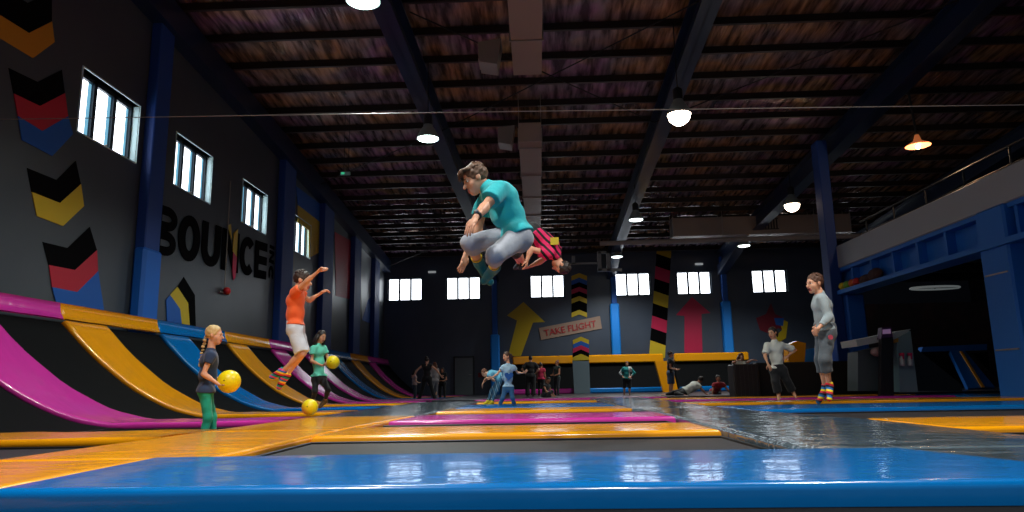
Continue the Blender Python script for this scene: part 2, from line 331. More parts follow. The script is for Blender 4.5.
def stroke_letter(ch, o_, ax, ay, nz, wid, name='letter'):
    """bold sans letter from thick strokes in a unit box; wid = (stroke in x, stroke in y)"""
    wx, wy = wid; h = .5
    def arc(cx, cy, rx, ry, a0, a1, n=12): return [(cx+rx*math.cos(math.radians(a0+(a1-a0)*i/n)), cy+ry*math.sin(math.radians(a0+(a1-a0)*i/n))) for i in range(n+1)]
    P = {'O': [[(x, y) for x, y in arc(.5, .5, .5, .5, 0, 360, 28)]],
         'C': [arc(.55, .5, .55, .5, 45, 315, 22)], 'U': [[(0, 1), (0, .42)]+arc(.5, .42, .5, .42, 180, 360, 16)+[(1, .42), (1, 1)]]}
    b = MB(); ms = np.array
    def quad(p): b.prism([o_+ax*u+ay*v+nz*0 for u, v in p], nz*.012)
    def ribbon(path):
        path = [np.array(q) for q in path]
        ctr = np.array([.5, .5])
        inner = []
        for (u, v) in path:
            iu = wx+(1-2*wx)*u; iv = wy+(1-2*wy)*v
            inner.append((iu, iv))
        for i in range(len(path)-1): quad([tuple(path[i]), tuple(path[i+1]), inner[i+1], inner[i]])
    if ch == 'O': ribbon(P['O'][0])
    elif ch == 'C': ribbon([(min(u, 1), v) for u, v in P['C'][0]])
    elif ch == 'U':
        quad([(0, .42), (wx, .42), (wx, 1), (0, 1)]); quad([(1-wx, .42), (1, .42), (1, 1), (1-wx, 1)])
        pa = arc(.5, .42, .5, .42, 180, 360, 16); 
        for i in range(16):
            (u0, v0), (u1, v1) = pa[i], pa[i+1]
            quad([(u0, v0), (u1, v1), (wx+(1-2*wx)*u1, min(.42, wy+(v1)*(1-wy/.42))), (wx+(1-2*wx)*u0, min(.42, wy+(v0)*(1-wy/.42)))])
    elif ch == 'N': quad([(0, 0), (wx, 0), (wx, 1), (0, 1)]); quad([(1-wx, 0), (1, 0), (1, 1), (1-wx, 1)]); quad([(wx*.0, 1), (1-wx, 0), (1, 0), (wx, 1)])
    elif ch == 'I': quad([(0, 0), (1, 0), (1, 1), (0, 1)])
    elif ch == 'E': quad([(0, 0), (wx, 0), (wx, 1), (0, 1)]); [quad([(wx, v), (1, v), (1, v+wy), (wx, v+wy)]) for v in (0, .5-wy/2, 1-wy)]
    elif ch == 'B':
        quad([(0, 0), (wx, 0), (wx, 1), (0, 1)])
        for v0, v1 in ((0, .5), (.5, 1)):
            pa = arc(.55, (v0+v1)/2, .45, (v1-v0)/2, -90, 90, 12)
            for i in range(12):
                (u0, w0), (u1, w1) = pa[i], pa[i+1]; f = lambda u, w: (.5+(u-.5)*(1-wx*1.6), (v0+v1)/2+(w-(v0+v1)/2)*(1-2*wy*.8/(v1-v0)))
                quad([(u0, w0), (u1, w1), f(u1, w1), f(u0, w0)])
            quad([(wx, v0), (.56, v0), (.56, v0+wy*.8), (wx, v0+wy*.8)]); quad([(wx, v1-wy*.8), (.56, v1-wy*.8), (.56, v1), (wx, v1)])
    return obj(name, b.V, b.F, LET, lt)
nz = np.array([1., 0, 0]); edges = [14.08, 15.1, 16.2, 17.28, 18.38, 19.4, 20.35]; zt_ = lambda y: 3.25+.056*(y-14.2)
for i, ch in enumerate('BOUNCE'):
    stroke_letter(ch, np.array([XL+.012, edges[i]+.04, zt_(edges[i])]), np.array([0, edges[i+1]-edges[i]-.08, .06]), np.array([0, 0, 1.08]), nz, (.31, .23))
for i, (ch, z0_, z1_) in enumerate((('I', 4.7, 4.6), ('N', 4.54, 4.16), ('C', 4.08, 3.66))):
    stroke_letter(ch, np.array([XL+.012, 20.5, z0_]), np.array([0, 0, z1_-z0_]), np.array([0, .36, 0]), nz, (.28, .26))
b = MB(); b.prism([(XL+.02, 17.55, 4.6), (XL+.02, 17.85, 4.3), (XL+.02, 17.75, 4.7)], (.01, 0, 0)); b.prism([(XL+.02, 17.95, 4.5), (XL+.02, 18.2, 4.66), (XL+.02, 18.2, 3.9), (XL+.02, 17.95, 4.0)], (.01, 0, 0)); obj('yellow_flash', b.V, b.F, YEL, lt)
b = MB(); b.prism([(XL+.02, 17.98, 4.0), (XL+.02, 18.22, 3.9), (XL+.02, 18.2, 3.35), (XL+.02, 18.08, 3.25), (XL+.02, 17.98, 3.5)], (.01, 0, 0)); obj('pink_flash', b.V, b.F, PNK, lt)
# hose reel style red fitting with its pipe
p = onX(227, 291, XL+.1)
o = root('fire_call_point', p); tag(o, 'small red fire fitting on its pipe below the black lettering', 'fire fitting')
b = MB(); b.sphere(p, (.09, .12, .1)); obj('red_housing', b.V, b.F, mat('fire_red', (190, 10, 24), .4), o, True)
b = MB(); b.tube([p+[-.06, -.02, .05], p+[-.06, -.02, 2.9]], .015, 6); b.tube([p+[-.06, -.3, -.05], p+[-.06, .3, -.05]], .02, 6); obj('supply_pipe', b.V, b.F, STEEL, o)
# back wall
mural('arrow_mural', [([(508, 356), (517, 320.5), (507, 315.5), (523.5, 302), (545, 322), (533, 322.5), (521, 356)], YEL)], WYb, 'big yellow arrow pointing up on the back wall', 'mural')
mural('arrow_mural', [([(684.5, 355), (684.5, 316), (676, 315), (692, 297), (710.5, 313), (701.5, 314), (702.5, 354)], PNK)], WYb, 'big pink arrow pointing up on the back wall', 'mural')
def band(pts4, cols, slant=0.):
    """a ribbon from bottom-left,bottom-right,top-right,top-left in pixels cut in slanted bands"""
    out = []; (a, b_, c, d) = [np.array(v, float) for v in pts4]; n = len(cols)
    for i, m in enumerate(cols):
        t0, t1 = i/n, (i+1)/n
        L0 = a+(d-a)*(t0+slant if i else t0); L1 = a+(d-a)*min(t1+(slant if i < n-1 else 0), 1); R0 = b_+(c-b_)*t0; R1 = b_+(c-b_)*t1
        out.append(([tuple(L0), tuple(R0), tuple(R1), tuple(L1)], m))
    return out
mural('striped_band_mural', band([(649, 358), (665, 358), (671.5, 246), (657, 247)], [YEL, DK, PNK, DK, YEL, DK, PNK, DK, YEL], .05), WYb, 'tall slanted band of yellow, black and pink stripes between the windows', 'mural')
def chev_stack(x0, x1, y0, cols, h, rise, w2=0):
    out = []; xm = (x0+x1)/2
    for i, m in enumerate(cols):
        ya = y0+h*i
        out.append(([(x0, ya), (xm, ya-rise), (x1, ya), (x1, ya+h), (xm, ya+h-rise), (x0, ya+h)], m))
    return out
mural('chevron_mural', chev_stack(571.5, 587, 276, [YEL, MBLU, DK, PNK, DK, YEL, DK, DK, YEL][:9], 4.6, 3), WYb, 'stack of thin chevrons above the tilted banner', 'mural')
mural('star_mural', [([(756, 318), (766, 314), (771, 303), (775, 314), (784, 318), (786, 331), (778, 328), (770, 334), (760, 330)], mat('mural_maroon', (110, 12, 36), .5)), ([(779, 318), (788, 322), (786, 338), (778, 343), (776, 336), (782, 330)], YEL), ([(774, 318), (784, 318), (783, 326), (776, 325)], MBLU)], WYb, 'dark red star shape with yellow and blue edge on the back wall', 'mural')
# tilted banner
A, B_, C_, D_ = [onY(*q, YB-.05) for q in ((541, 340), (602, 328.5), (600, 316), (539, 328))]
bn = root('banner_sign', A); tag(bn, 'tilted buff banner reading TAKE FLIGHT in red letters', 'sign')
b = MB(); b.prism([A, B_, C_, D_], (0, .03, 0)); obj('banner_sheet', b.V, b.F, mat('banner_buff', (150, 124, 108), .6), bn)
ax = (B_-A); ay = (D_-A)
text_mesh('TAKE FLIGHT', 'banner_text', 1, (A+ax*.07+ay*.24-np.array([0, .03, 0]), ax*.85, ay*.52, (0, -1, 0)), mat('banner_red', (168, 40, 48), .6), parent=bn, off=.008)
# padded chevron post against the back wall
post = root('padded_post', onY(582, 396, 33.8)); tag(post, 'grey padded post with coloured chevrons on its head, before the back wall', 'post')
YP = 33.8
def pp(x, y): return onY(x, y, YP)
b = MB(); b.prism([pp(574.5, 397), pp(590.5, 396.5), pp(589, 360), pp(572.5, 360.5)], (0, .4, 0)); obj('grey_pad', b.V, b.F, mat('post_grey', (96, 112, 120), .4), post)
ms = []; b = MB()
for pts, m in chev_stack(573, 589, 340, [YEL, MBLU, PNK, DK, YEL], 4.3, 3.4):
    if m not in ms: ms.append(m)
    if m is YEL and pts[0][1] > 350: pts = pts[:3]+[(589, 361), (573, 361)]
    b.prism([pp(*q) for q in pts], (0, .4, 0), ms.index(m))
obj('chevron_head', b.V, b.F, ms, post, mi=b.M)
# ------------------------------------------------------------------ pads on the floor
TH = .08
def pad(corners, color, label, zb=ZF, th=TH, name='floor_pad', group=None, nu=None, r=.035):
    """a puffy vinyl block over a quad of (x,y) corners: near-left, near-right, far-right, far-left"""
    c = [np.array(q, float) for q in corners]
    Lu = np.linalg.norm(c[1]-c[0]); Lv = np.linalg.norm(c[3]-c[0])
    prof = [0, .0, .25, .5, .75, 1.0]
    def axis(L):
        d = [0, .0001]+[r*(1-math.cos(k*math.pi/8)) for k in (1, 2, 3, 4)]
        n = max(2, int(L/.35)); inner = list(np.linspace(r*1.6, L-r*1.6, n))
        return d+inner+[L-v for v in d[::-1]]
    U = axis(Lu); W = axis(Lv)
    V = []
    for i, u in enumerate(U):
        for j, w in enumerate(W):
            d = min(u, Lu-u, w, Lv-w); s, t = u/Lu, w/Lv
            if d <= 0: z = 0
            elif d < r: z = th-r+math.sqrt(max(r*r-(r-d)**2, 0))
            else:
                z = th+.012*min(1, (d-r)/.2)+.006*math.sin(u*7+1.3*w+Lu)*math.sin(w*5+.7*u)*min(1, d/.15)
            p = (c[0]*(1-s)+c[1]*s)*(1-t)+(c[3]*(1-s)+c[2]*s)*t
            V.append((p[0], p[1], zb+z))
    n, k = len(U), len(W)
    Fc = [(i*k+j, (i+1)*k+j, (i+1)*k+j+1, i*k+j+1) for i in range(n-1) for j in range(k-1)]
    Fc.append([0, k-1, n*k-1, (n-1)*k])
    o = obj(name, V, Fc, VC[color], None, True)
    return tag(o, label, 'floor pad', group)
def bed(x0, x1, y0, y1, label, z=ZF+.018):
    o = root('trampoline_bed', ((x0+x1)/2, (y0+y1)/2, ZF)); tag(o, label, 'trampoline')
    nx, ny = max(4, int((x1-x0)/.4)), max(4, int((y1-y0)/.4)); V = []
    for i in range(nx+1):
        for j in range(ny+1): V.append((x0+(x1-x0)*i/nx, y0+(y1-y0)*j/ny, z-.006*math.sin(math.pi*i/nx)*math.sin(math.pi*j/ny)))
    Fc = [(i*(ny+1)+j, (i+1)*(ny+1)+j, (i+1)*(ny+1)+j+1, i*(ny+1)+j+1) for i in range(nx) for j in range(ny)]
    obj('bed_mesh', V, Fc, BED, o, True)
    b = MB(); e = .03; zz = z+.006
    for (a, c) in (((x0, y0), (x1, y0)), ((x1, y0), (x1, y1)), ((x1, y1), (x0, y1)), ((x0, y1), (x0, y0))): b.tube([(a[0], a[1], zz), (c[0], c[1], zz)], .012, 6)
    obj('bed_hem', b.V, b.F, BLACK, o)
    return o
CL0, CL1, CR0, CR1 = -3.3, -1.93, 1.5, 3.25
def rect(x0, x1, y0, y1): return [(x0, y0), (x1, y0), (x1, y1), (x0, y1)]
pad([(-2.22, 2.86), (2.35, 2.74), (1.97, 4.12), (-2.27, 4.2)], 'blue', 'wide glossy blue pad across the very front', th=.09)
pad([(CL0, 1.2), (-2.3, 1.2), (-2.3, 4.2), (CL0, 4.2)], 'orange', 'orange walkway pad running beside the left end of the front blue pad')
pad([(CL0, 4.22), (CL1, 4.22), (CL1, 6.9), (CL0, 6.9)], 'orange', 'orange walkway pad in front of the girl in teal trousers')
pad([(CL0, 6.92), (CL1, 6.92), (-1.75, 10.1), (CL0, 10.1)], 'orange', 'orange walkway pad behind, near the loose yellow ball')
pad([(CL0, 10.12), (-1.75, 10.12), (-1.62, 14.4), (CL0, 14.4)], 'grey', 'grey walkway pad beyond the orange walkway, left aisle')
pad([(CL0, 14.42), (-1.62, 14.42), (-1.58, 19.5), (CL0, 19.5)], 'grey', 'furthest grey walkway pad of the left aisle')
pad(rect(CL1+.02, CR0-.02, 6.0, 7.2), 'orange', 'long orange pad across behind the grey trampoline bed')
pad([(-1.79, 8.5), (CR0+.08, 8.5), (CR0+.08, 10.1), (-1.7, 10.1)], 'pink', 'long pink pad across the middle bays')
pad(rect(-1.66, CR0-.02, 11.5, 12.9), 'orange', 'orange cross pad in front of the girl with the heart shirt')
pad(rect(-1.58, CR0-.1, 13.4, 15.6), 'blue', 'blue cross pad under the girl with the heart shirt')
pad(rect(-1.54, CR0-.1, 17.6, 18.7), 'orange', 'orange cross pad behind the girl with the heart shirt')
pad(rect(CL1+.02, CR0+2.2, 21.0, 22.2), 'pink', 'far pink cross pad before the crouching group')
pad([(2.0, 4.16), (2.42, 1.6), (CR1, 1.6), (CR1, 4.16)], 'grey', 'grey walkway pad at the right end of the front blue pad')
pad([(CR0+.02, 4.2), (CR1, 4.18), (CR1, 7.6), (CR0+.06, 7.6)], 'grey', 'wide wrinkled grey walkway pad right of the front bed')
pad([(CR0+.1, 7.62), (CR1-.1, 7.62), (CR1-.4, 11.4), (CR0+.1, 11.4)], 'grey', 'grey walkway pad in the right aisle behind the wide one')
pad([(CR0-.05, 11.42), (CR1-.4, 11.42), (CR1-.4, 16.2), (CR0-.05, 16.2)], 'grey', 'far grey walkway pad of the right aisle')
pad([(CR0-.05, 16.22), (CR1-.3, 16.22), (CR1-.3, 20.9), (CR0-.05, 20.9)], 'grey', 'furthest grey walkway pad of the right aisle')
pad([(CR1+.02, 5.85), (9.4, 6.1), (9.4, 7.5), (CR1+.02, 7.4)], 'orange', 'orange cross pad at the near right edge')
pad([(CR1-.33, 10.1), (9.4, 10.4), (9.4, 12.0), (CR1-.36, 12.0)], 'blue', 'long blue cross pad under the tall boy in grey')
pad(rect(CR1-.3, 9.4, 13.6, 15.0), 'orange', 'orange cross pad behind the tall boy in grey')
pad(rect(CR1-.3, 9.4, 16.6, 17.5), 'pink', 'thin pink cross pad before the black barrier')
pad(rect(CR1-.2, 9.4, 18.3, 19.4), 'orange', 'orange cross pad along the foot of the black barrier')
pad([(9.45, 8), (10.6, 8), (10.6, 19), (9.45, 19)], 'blue', 'blue edge pad along the mezzanine opening')
for (x0, x1, y0, y1, l) in ((CL1+.03, CR0-.03, 4.3, 5.95, 'grey trampoline bed just behind the front blue pad'),
                            (CL1+.03, CR0-.03, 7.25, 8.45, 'trampoline bed between the orange and pink cross pads'),
                            (-1.68, CR0-.0, 10.15, 11.45, 'trampoline bed between the pink and second orange cross pads'),
                            (-1.5, CR0-.13, 15.65, 17.55, 'trampoline bed behind the far blue cross pad'),
                            (-1.5, CR0-.13, 18.75, 20.95, 'trampoline bed in front of the far pink cross pad'),
                            (CR1+.05, 9.3, 7.6, 10.0, 'trampoline bed between orange and blue pads on the right'),
                            (CR1+.05, 9.3, 3.2, 5.8, 'trampoline bed at the near right corner'),
                            (CR1-.2, 9.3, 12.05, 13.55, 'trampoline bed behind the long blue pad on the right'),
                            (CR1-.2, 9.3, 15.05, 16.55, 'trampoline bed before the thin pink pad'),
                            (-6.9, CL0-.03, 3.0, 5.9, 'trampoline bed at the near left corner'),
                            (-5.3, CL0-.03, 7.25, 8.6, 'trampoline bed the girl in teal trousers stands on')):
    bed(x0, x1, y0, y1, l)
# deck at the back
struct(MB().box((XL+2.7, 22.3, ZF), (XR, YB, -.015)).build('floor_back_deck', mat('back_deck', (34, 32, 40), .35, bump=(5, .1, .01))))
# ------------------------------------------------------------------ curved wall trampolines on the left
XB, ZT = -5.4, 1.58
def prof(t):      # t 0..1 up the curve: x,z of the surface
    x = XB-2.25*t; return x, ZT*t**1.9
def sheet(y0, y1, pts, th, m, parent, name, sag=0, rr=.03, ny=None, sk=.9):
    """a cushion swept along pts (x,z), between y0 and y1"""
    P = np.array(pts, float); T = np.gradient(P, axis=0); T /= np.linalg.norm(T, axis=1)[:, None]
    N = np.stack([T[:, 1], -T[:, 0]], 1); N *= np.sign(N[:, 1:2]+1e-9); N = np.where(N[:, 1:2] < 0, -N, N)
    W = y1-y0; ys = [0, .0001, rr*.3, rr, rr*2.2]+list(np.linspace(.2*W, .8*W, 4))+[W-rr*2.2, W-rr, W-rr*.3, W-.0001, W]
    V = []; k = len(ys)
    for i, (x, z) in enumerate(P):
        for y in ys:
            d = min(y, W-y)
            h = 0 if d <= 0 else (th-rr+math.sqrt(max(rr*rr-(rr-d)**2, 0)) if d < rr else th+.006*math.sin(i*1.7+y*6))
            h -= sag*math.sin(math.pi*y/W)*math.sin(math.pi*i/(len(P)-1))
            V.append((x+N[i, 0]*h, y0+y+sk*max(0, min(1, (x+7.65)/2.25)), z+N[i, 1]*h))
    n = len(P); Fc = [(i*k+j, i*k+j+1, (i+1)*k+j+1, (i+1)*k+j) for i in range(n-1) for j in range(k-1)]
    Fc += [list(range(k)), [(n-1)*k+j for j in range(k)][::-1]]
    Fc += [((i+1)*k, (i+1)*k+k-1, i*k+k-1, i*k) for i in range(n-1)]
    return obj(name, V, Fc, m, parent, True)
bays = [(2.6, 'orange', 'orange', 'nearest curved wall trampoline, at the left edge'), (5.3, 'orange', 'pink', 'curved wall trampoline whose floor pad is orange, under the pink rail'),
        (8.3, 'pink', 'pink', 'curved wall trampoline with a pink strip and pink rail'), (11.05, 'orange', 'orange', 'curved wall trampoline with the first orange strip, behind the girl'),
        (14.0, 'blue', 'blue', 'curved wall trampoline with a blue strip and blue rail, behind the girl'), (17.1, 'orange', 'orange', 'curved wall trampoline with an orange strip, left of the jumping boy'),
        (20.0, 'pink', 'pink', 'curved wall trampoline with a pink strip, behind the jumping boy'), (22.9, 'pink', 'blue', 'curved wall trampoline with pink strip, behind the girl in mint'),
        (25.8, 'blue', 'blue', 'curved wall trampoline with blue strip beyond the girl in mint'), (28.8, 'orange', 'orange', 'far curved wall trampoline with an orange strip'), (31.8, 'pink', 'pink', 'furthest curved wall trampoline in the back corner')]
for i, (y, cs, crl, lab) in enumerate(bays):
    yn = bays[i+1][0] if i+1 < len(bays) else 36.2
    o = root('wall_trampoline', (-6.5, y, ZF)); tag(o, lab, 'wall trampoline')
    wdt = 1.15
    fl = [(CL0-.02, ZF), (-3.8, ZF), (-4.4, ZF), (-4.9, ZF), (-5.2, ZF)]
    if y < 5: fl = [(-5.2, ZF)]
    curve = [(prof(t)[0], prof(t)[1]+ZF) for t in np.linspace(.0, 1, 16)]
    top = 0
    sheet(y, y+wdt, fl+curve, TH, VC[cs], o, 'divider_pad')
    sheet(y+wdt, yn, [(x, z-.0) for x, z in curve], .02, BEDW, o, 'bed_mesh', sag=-.0)
    # top rail cushion
    b = MB(); sheet(y+.0, yn, [(-7.63, ZT-.02), (-7.68, ZT+.08), (-7.7, ZT+.16), (-7.71, ZT+.25)], .035, VC[crl], o, 'rail_pad')
    if i > 1: # flat floor bed in front of the slope
        nb = sheet(y+wdt, yn, [(CL0-.03, ZF+.0), (-4.4, ZF+.0), (-5.38, ZF+.0)], .02, BEDW, o, 'floor_bed_mesh')
# back wall trampolines: orange rail, black mesh, blue foot
def backbay(x0, x1, label, ycol='orange'):
    o = root('wall_trampoline', ((x0+x1)/2, 35.6, ZF)); tag(o, label, 'wall trampoline')
    b = MB(); b.add([(x0, 34.9, .05), (x1, 34.9, .05), (x1, 35.85, 1.45), (x0, 35.85, 1.45), (x0, 35.9, .05), (x1, 35.9, .05)], [(0, 1, 2, 3), (0, 3, 4), (1, 5, 2), (3, 2, 5, 4), (0, 4, 5, 1)]); obj('bed_mesh', b.V, b.F, BEDW, o)
    b = MB(); b.box((x0, 35.6, 1.43), (x1, 35.95, 1.84), bev=.05); obj('rail_pad', b.V, b.F, VC[ycol], o)
    b = MB(); b.box((x0, 34.3, -.015), (x1, 34.88, .22), bev=.05); obj('foot_pad', b.V, b.F, VC['blue' if x0 > 2 else 'pink'], o)
    return o
backbay(-1.3, 2.0, 'back wall trampoline with pink foot pad behind the crouching group'); backbay(2.05, 6.2, 'back wall trampoline behind the boy with hands on hips'); backbay(6.75, 10.4, 'back wall trampoline behind the two people lying down')
A = [onY(*q, 33.6) for q in ((665, 398), (680, 398), (671, 361), (655, 361))]
tag(MB().prism(A, (0, .3, 0)).build('divider_pad_slope', ORANGE), 'slanted orange divider pad beside the man in black on the back wall', 'pad')
# door on the back wall
A = onY(455, 400, YB); Bq = onY(488, 357, YB)
o = root('door_1', (A[0], YB, 0)); struct(o)
b = MB(); b.box((A[0], YB-.06, -.015), (A[0]+.95, YB-.01, Bq[2]), bev=.01); obj('door_leaf', b.V, b.F, mat('door_grey', (92, 100, 104), .5), o)
b = MB(); b.box((A[0]-.06, YB-.08, -.015), (A[0], YB, Bq[2]+.06)); b.box((A[0]+.95, YB-.08, -.015), (A[0]+1.01, YB, Bq[2]+.06)); b.box((A[0], YB-.08, Bq[2]), (A[0]+.95, YB, Bq[2]+.06)); obj('door_frame', b.V, b.F, DARK, o)
b = MB(); b.tube([(A[0]+.85, YB-.1, 1.0), (A[0]+.72, YB-.1, 1.0)], .015, 6); obj('door_handle', b.V, b.F, STEEL, o)
p = onY(484, 375, YB-.03)
tag(MB().box((p[0]-.3, YB-.05, p[2]-.12), (p[0]+.3, YB-.01, p[2]+.12), bev=.01).build('notice_board', mat('notice_red', (120, 22, 34), .6)), 'small dark red notice on the back wall beside the door', 'notice')
p = onY(404, 346, YB-.03)
# ------------------------------------------------------------------ ducts and roof services
def duct_run(x0, x1, y0, y1, z0, z1, label, ribs, name='air_duct'):
    o = root(name, ((x0+x1)/2, (y0+y1)/2, z0)); tag(o, label, 'duct')
    b = MB(); b.box((x0, y0, z0), (x1, y1, z1), bev=.01); obj('duct_body', b.V, b.F, DUCTM, o)
    for t in ribs:
        b = MB()
        if y1-y0 > x1-x0: y = y0+(y1-y0)*t; b.box((x0-.03, y-.02, z0-.03), (x1+.03, y+.02, z1+.03)); hx, hy = (x0, x1), (y, y)
        else: x = x0+(x1-x0)*t; b.box((x-.02, y0-.03, z0-.03), (x+.02, y1+.03, z1+.03)); hx, hy = (x, x), (y0, y1)
        for q in (0, 1): b.tube([(hx[q], hy[q], z0), (hx[q], hy[q], roofz(hy[q])-.02)], .01, 5)
        obj('duct_flange', b.V, b.F, STEEL, o)
    return o
o = duct_run(-.42, .24, 6.0, 15.5, 7.55, 8.15, 'long square duct overhead, front length with square end', (.1, .4, .62, .82))
o = duct_run(-.4, .23, 18.4, 29.0, 6.95, 7.5, 'square duct behind the jumping man, rear length', (.05, .3, .55, .8))
o = duct_run(5.95, 13.5, 30, 30.7, 6.62, 7.42, 'rectangular duct hanging across the hall at the back', (.0, .28, .55, .8, 1))
b = MB();
for k in range(6): b.box((9.75+k*.12, 29.96, 6.85), (9.8+k*.12, 30.0, 7.25))
b.box((9.65, 29.95, 6.8), (10.45, 29.97, 6.84)); b.box((9.65, 29.95, 7.26), (10.45, 29.97, 7.3)); obj('vent_grille', b.V, b.F, BLACK, o)
for (px, py, Y, l) in ((491, 57, 14.6, 'duct outlet box hanging left of the front duct'), (507, 138, 20.2, 'duct outlet box hanging left of the rear duct')):
    c = onY(px, py, Y); o = root('duct_outlet', c-[0, 0, .25]); tag(o, l, 'vent')
    b = MB(); s = .24; V = [c+np.array(v) for v in ((-s, -.3, -s), (s*.6, -.3, -s*1.3), (s*.6, .3, -s*1.3), (-s, .3, -s), (-s*1.1, -.3, s*.9), (s, -.3, s*1.2), (s, .3, s*1.2), (-s*1.1, .3, s*.9))]
    b.add(V, [(0, 3, 2, 1), (4, 5, 6, 7), (0, 1, 5, 4), (1, 2, 6, 5), (2, 3, 7, 6), (3, 0, 4, 7)]); obj('outlet_box', b.V, b.F, STEEL, o)
    b = MB()
    for k in range(4): b.box(c+np.array((-s*1.12, -.27, -.17+k*.11)), c+np.array((-s*1.0, .27, -.14+k*.11)))
    obj('outlet_slats', b.V, b.F, DUCTM, o)
tag(MB().tube([(.78, 6, 8.3), (.8, 13, 8.1)], .07, 10).build('drop_pipe', mat('pipe_dark', (60, 52, 50), .5)), 'dark round pipe running beside the front duct', 'pipe')
pq = [onY(x, y, 29.0) for x, y in ((600, 243.5), (700, 240.5), (830, 236.5))]; pq[2] = pq[2]+np.array([3, 0, 0])
tag(MB().tube(pq, .1, 12).build('service_pipe', mat('pipe_pale', (150, 140, 136), .45)), 'long pale service pipe above the back windows', 'pipe')
# white frame bracket on pipe
def pxbox(b, x0, y0, x1, y1, Y, d=.12, m=0):
    a = onY(x0, y1, Y); c = onY(x1, y0, Y); b.box(a, c+np.array([0, d, 0]), m)
b = MB(); pxbox(b, 598, 251, 601, 271, 29); pxbox(b, 607, 251, 610, 271, 29); pxbox(b, 598, 251, 610, 253.5, 29); pxbox(b, 598, 268, 622, 271.5, 29); pxbox(b, 566, 262, 598, 264.5, 29); pxbox(b, 572, 256, 575, 264, 29)
tag(b.build('steel_bracket', mat('bracket_grey', (120, 122, 122), .5)), 'grey steel bracket frame left of the service pipe', 'bracket')
# small strip lights on back wall
for (px, py, l) in ((432, 272, 'small strip light above the left back windows'), (699, 264, 'small strip light above the right back windows')):
    c = onY(px, py, 36.3); tag(MB().box(c-[.2, .05, .05], c+[.2, .05, .05], bev=.01).build('strip_light', mat('strip_white', (190, 196, 198), .4, emit=.35)), l, 'light')
c = onY(345.5, 173.5, 18.9); o = root('exit_sign', c-[0, 0, .06]); tag(o, 'small green lit exit box hanging from the roof on the left', 'sign')
b = MB(); b.box(c-[.14, .03, .05], c+[.14, .03, .05], bev=.01); obj('sign_box', b.V, b.F, mat('exit_case', (120, 150, 145), .5), o)
b = MB(); b.box(c+[-.11, -.036, -.03], c+[-.02, -.031, .03]); obj('sign_face', b.V, b.F, mat('exit_green', (60, 190, 140), .5, emit=.8), o)
b = MB(); b.tube([c+[-.05, 0, .05], c+[-.05, 0, 2.1]], .008, 5); b.tube([c+[.08, 0, .05], c+[.08, 0, 2.1]], .008, 5); obj('sign_rods', b.V, b.F, BLACK, o)
# lamps --------------------------------------------------------------
def light(kind, name, loc, energy, color, size=.3, rot=None, spot=None):
    l = bpy.data.lights.new(name, kind); l.energy = energy; l.color = color
    if kind == 'AREA': l.shape = 'DISK'; l.size = size
    elif kind in ('POINT', 'SPOT'): l.shadow_soft_size = size
    if spot: l.spot_size = spot; l.spot_blend = .6
    o = bpy.data.objects.new(name, l); COL.objects.link(o); o.location = tuple(map(float, loc))
    if rot: o.rotation_euler = rot
    return o
LS = 1.0
def bay_lamp(c, label, watts, col=(1, .97, .9), glow=30, gcol=(235, 255, 250), r=.27, shade=None, dome=.0):
    o = root('high_bay_lamp', c); tag(o, label, 'lamp')
    b = MB(); b.lathe(c, [(r, 0), (r*1.0, .02), (r*.92, .1), (r*.6, .26), (r*.42, .32), (r*.42, .36)], 24); b.lathe(c, [(r*.98, .02), (r*.9, .1), (r*.58, .25), (.0, .26)], 24)
    obj('lamp_shade', b.V, b.F, shade or mat('lamp_shade_grey', (120, 132, 130), .4), o, True)
    b = MB(); b.lathe(c, [(r*.4, .36), (r*.42, .6), (r*.2, .66), (.0, .67)], 16); obj('ballast', b.V, b.F, DARK, o, True)
    b = MB(); b.lathe(c, [(.0, -.02-dome), (r*.35, -.02-dome*.94), (r*.65, -.016-dome*.7), (r*.88, -.01-dome*.35), (r*.93, .03)], 24); obj('lamp_glass', b.V, b.F, mat('lamp_glow_%d_%d' % (glow, gcol[2]), gcol, .4, emit=glow), o, True)
    b = MB(); b.tube([c+np.array([0, 0, .66]), (c[0], c[1], roofz(c[1])-.25)], .012, 6); obj('hanger', b.V, b.F, BLACK, o)
    light('SPOT', 'lamp_light', c-np.array([0, 0, .06]), watts*LS, col, .15, spot=2.5)
    return o
def lampat(px, py, z):      # lamp seen at this pixel, hanging at height z
    d = ray(px, py); t = (z-CH)/d[2]; return np.array([d[0]*t, d[1]*t, z])
W = 1050
for (px, py, z, l, col, gl, gc) in ((428, 139, 6.38, 'high bay lamp with cool white glass beside the left roof beam', (.9, 1, .95), 12, (225, 255, 248)),
        (363, 1, 6.38, 'high bay lamp cut by the top edge of the picture', (.9, 1, .95), 12, (225, 255, 248)),
        (679, 115, 6.38, 'bright warm high bay lamp beside the middle roof beam', (1, .92, .8), 30, (255, 236, 210)),
        (792, 205, 6.38, 'small warm lamp above the hanging duct', (1, .9, .78), 16, (255, 228, 200)),
        (636, 220, 6.38, 'lamp under the middle roof beam, left of the hanging duct', (.95, 1, .97), 7, (235, 250, 250)),
        (617, 257, 6.3, 'lamp over the steel bracket at the back', (.95, 1, .97), 7, (225, 250, 250)),
        (744, 246, 6.3, 'lamp hanging under the duct near the back wall', (.95, 1, .97), 8, (240, 252, 246))):
    bay_lamp(lampat(px, py, z), l, W, col, gl, gc, dome=.22 if gl > 10 and col[2] < .85 else 0)
for (x, y, l) in ((-2.5, 3.8, 'added high bay lamp out of view on the left, lighting the front pads'), (3.4, 5.5, 'added high bay lamp out of view, overhead right of the photographer'), (.6, -1.5, 'added high bay lamp out of view behind the photographer')):
    bay_lamp(np.array([x, y, 6.4]), l, 1350)  # unseen lamps added to brighten the front pads
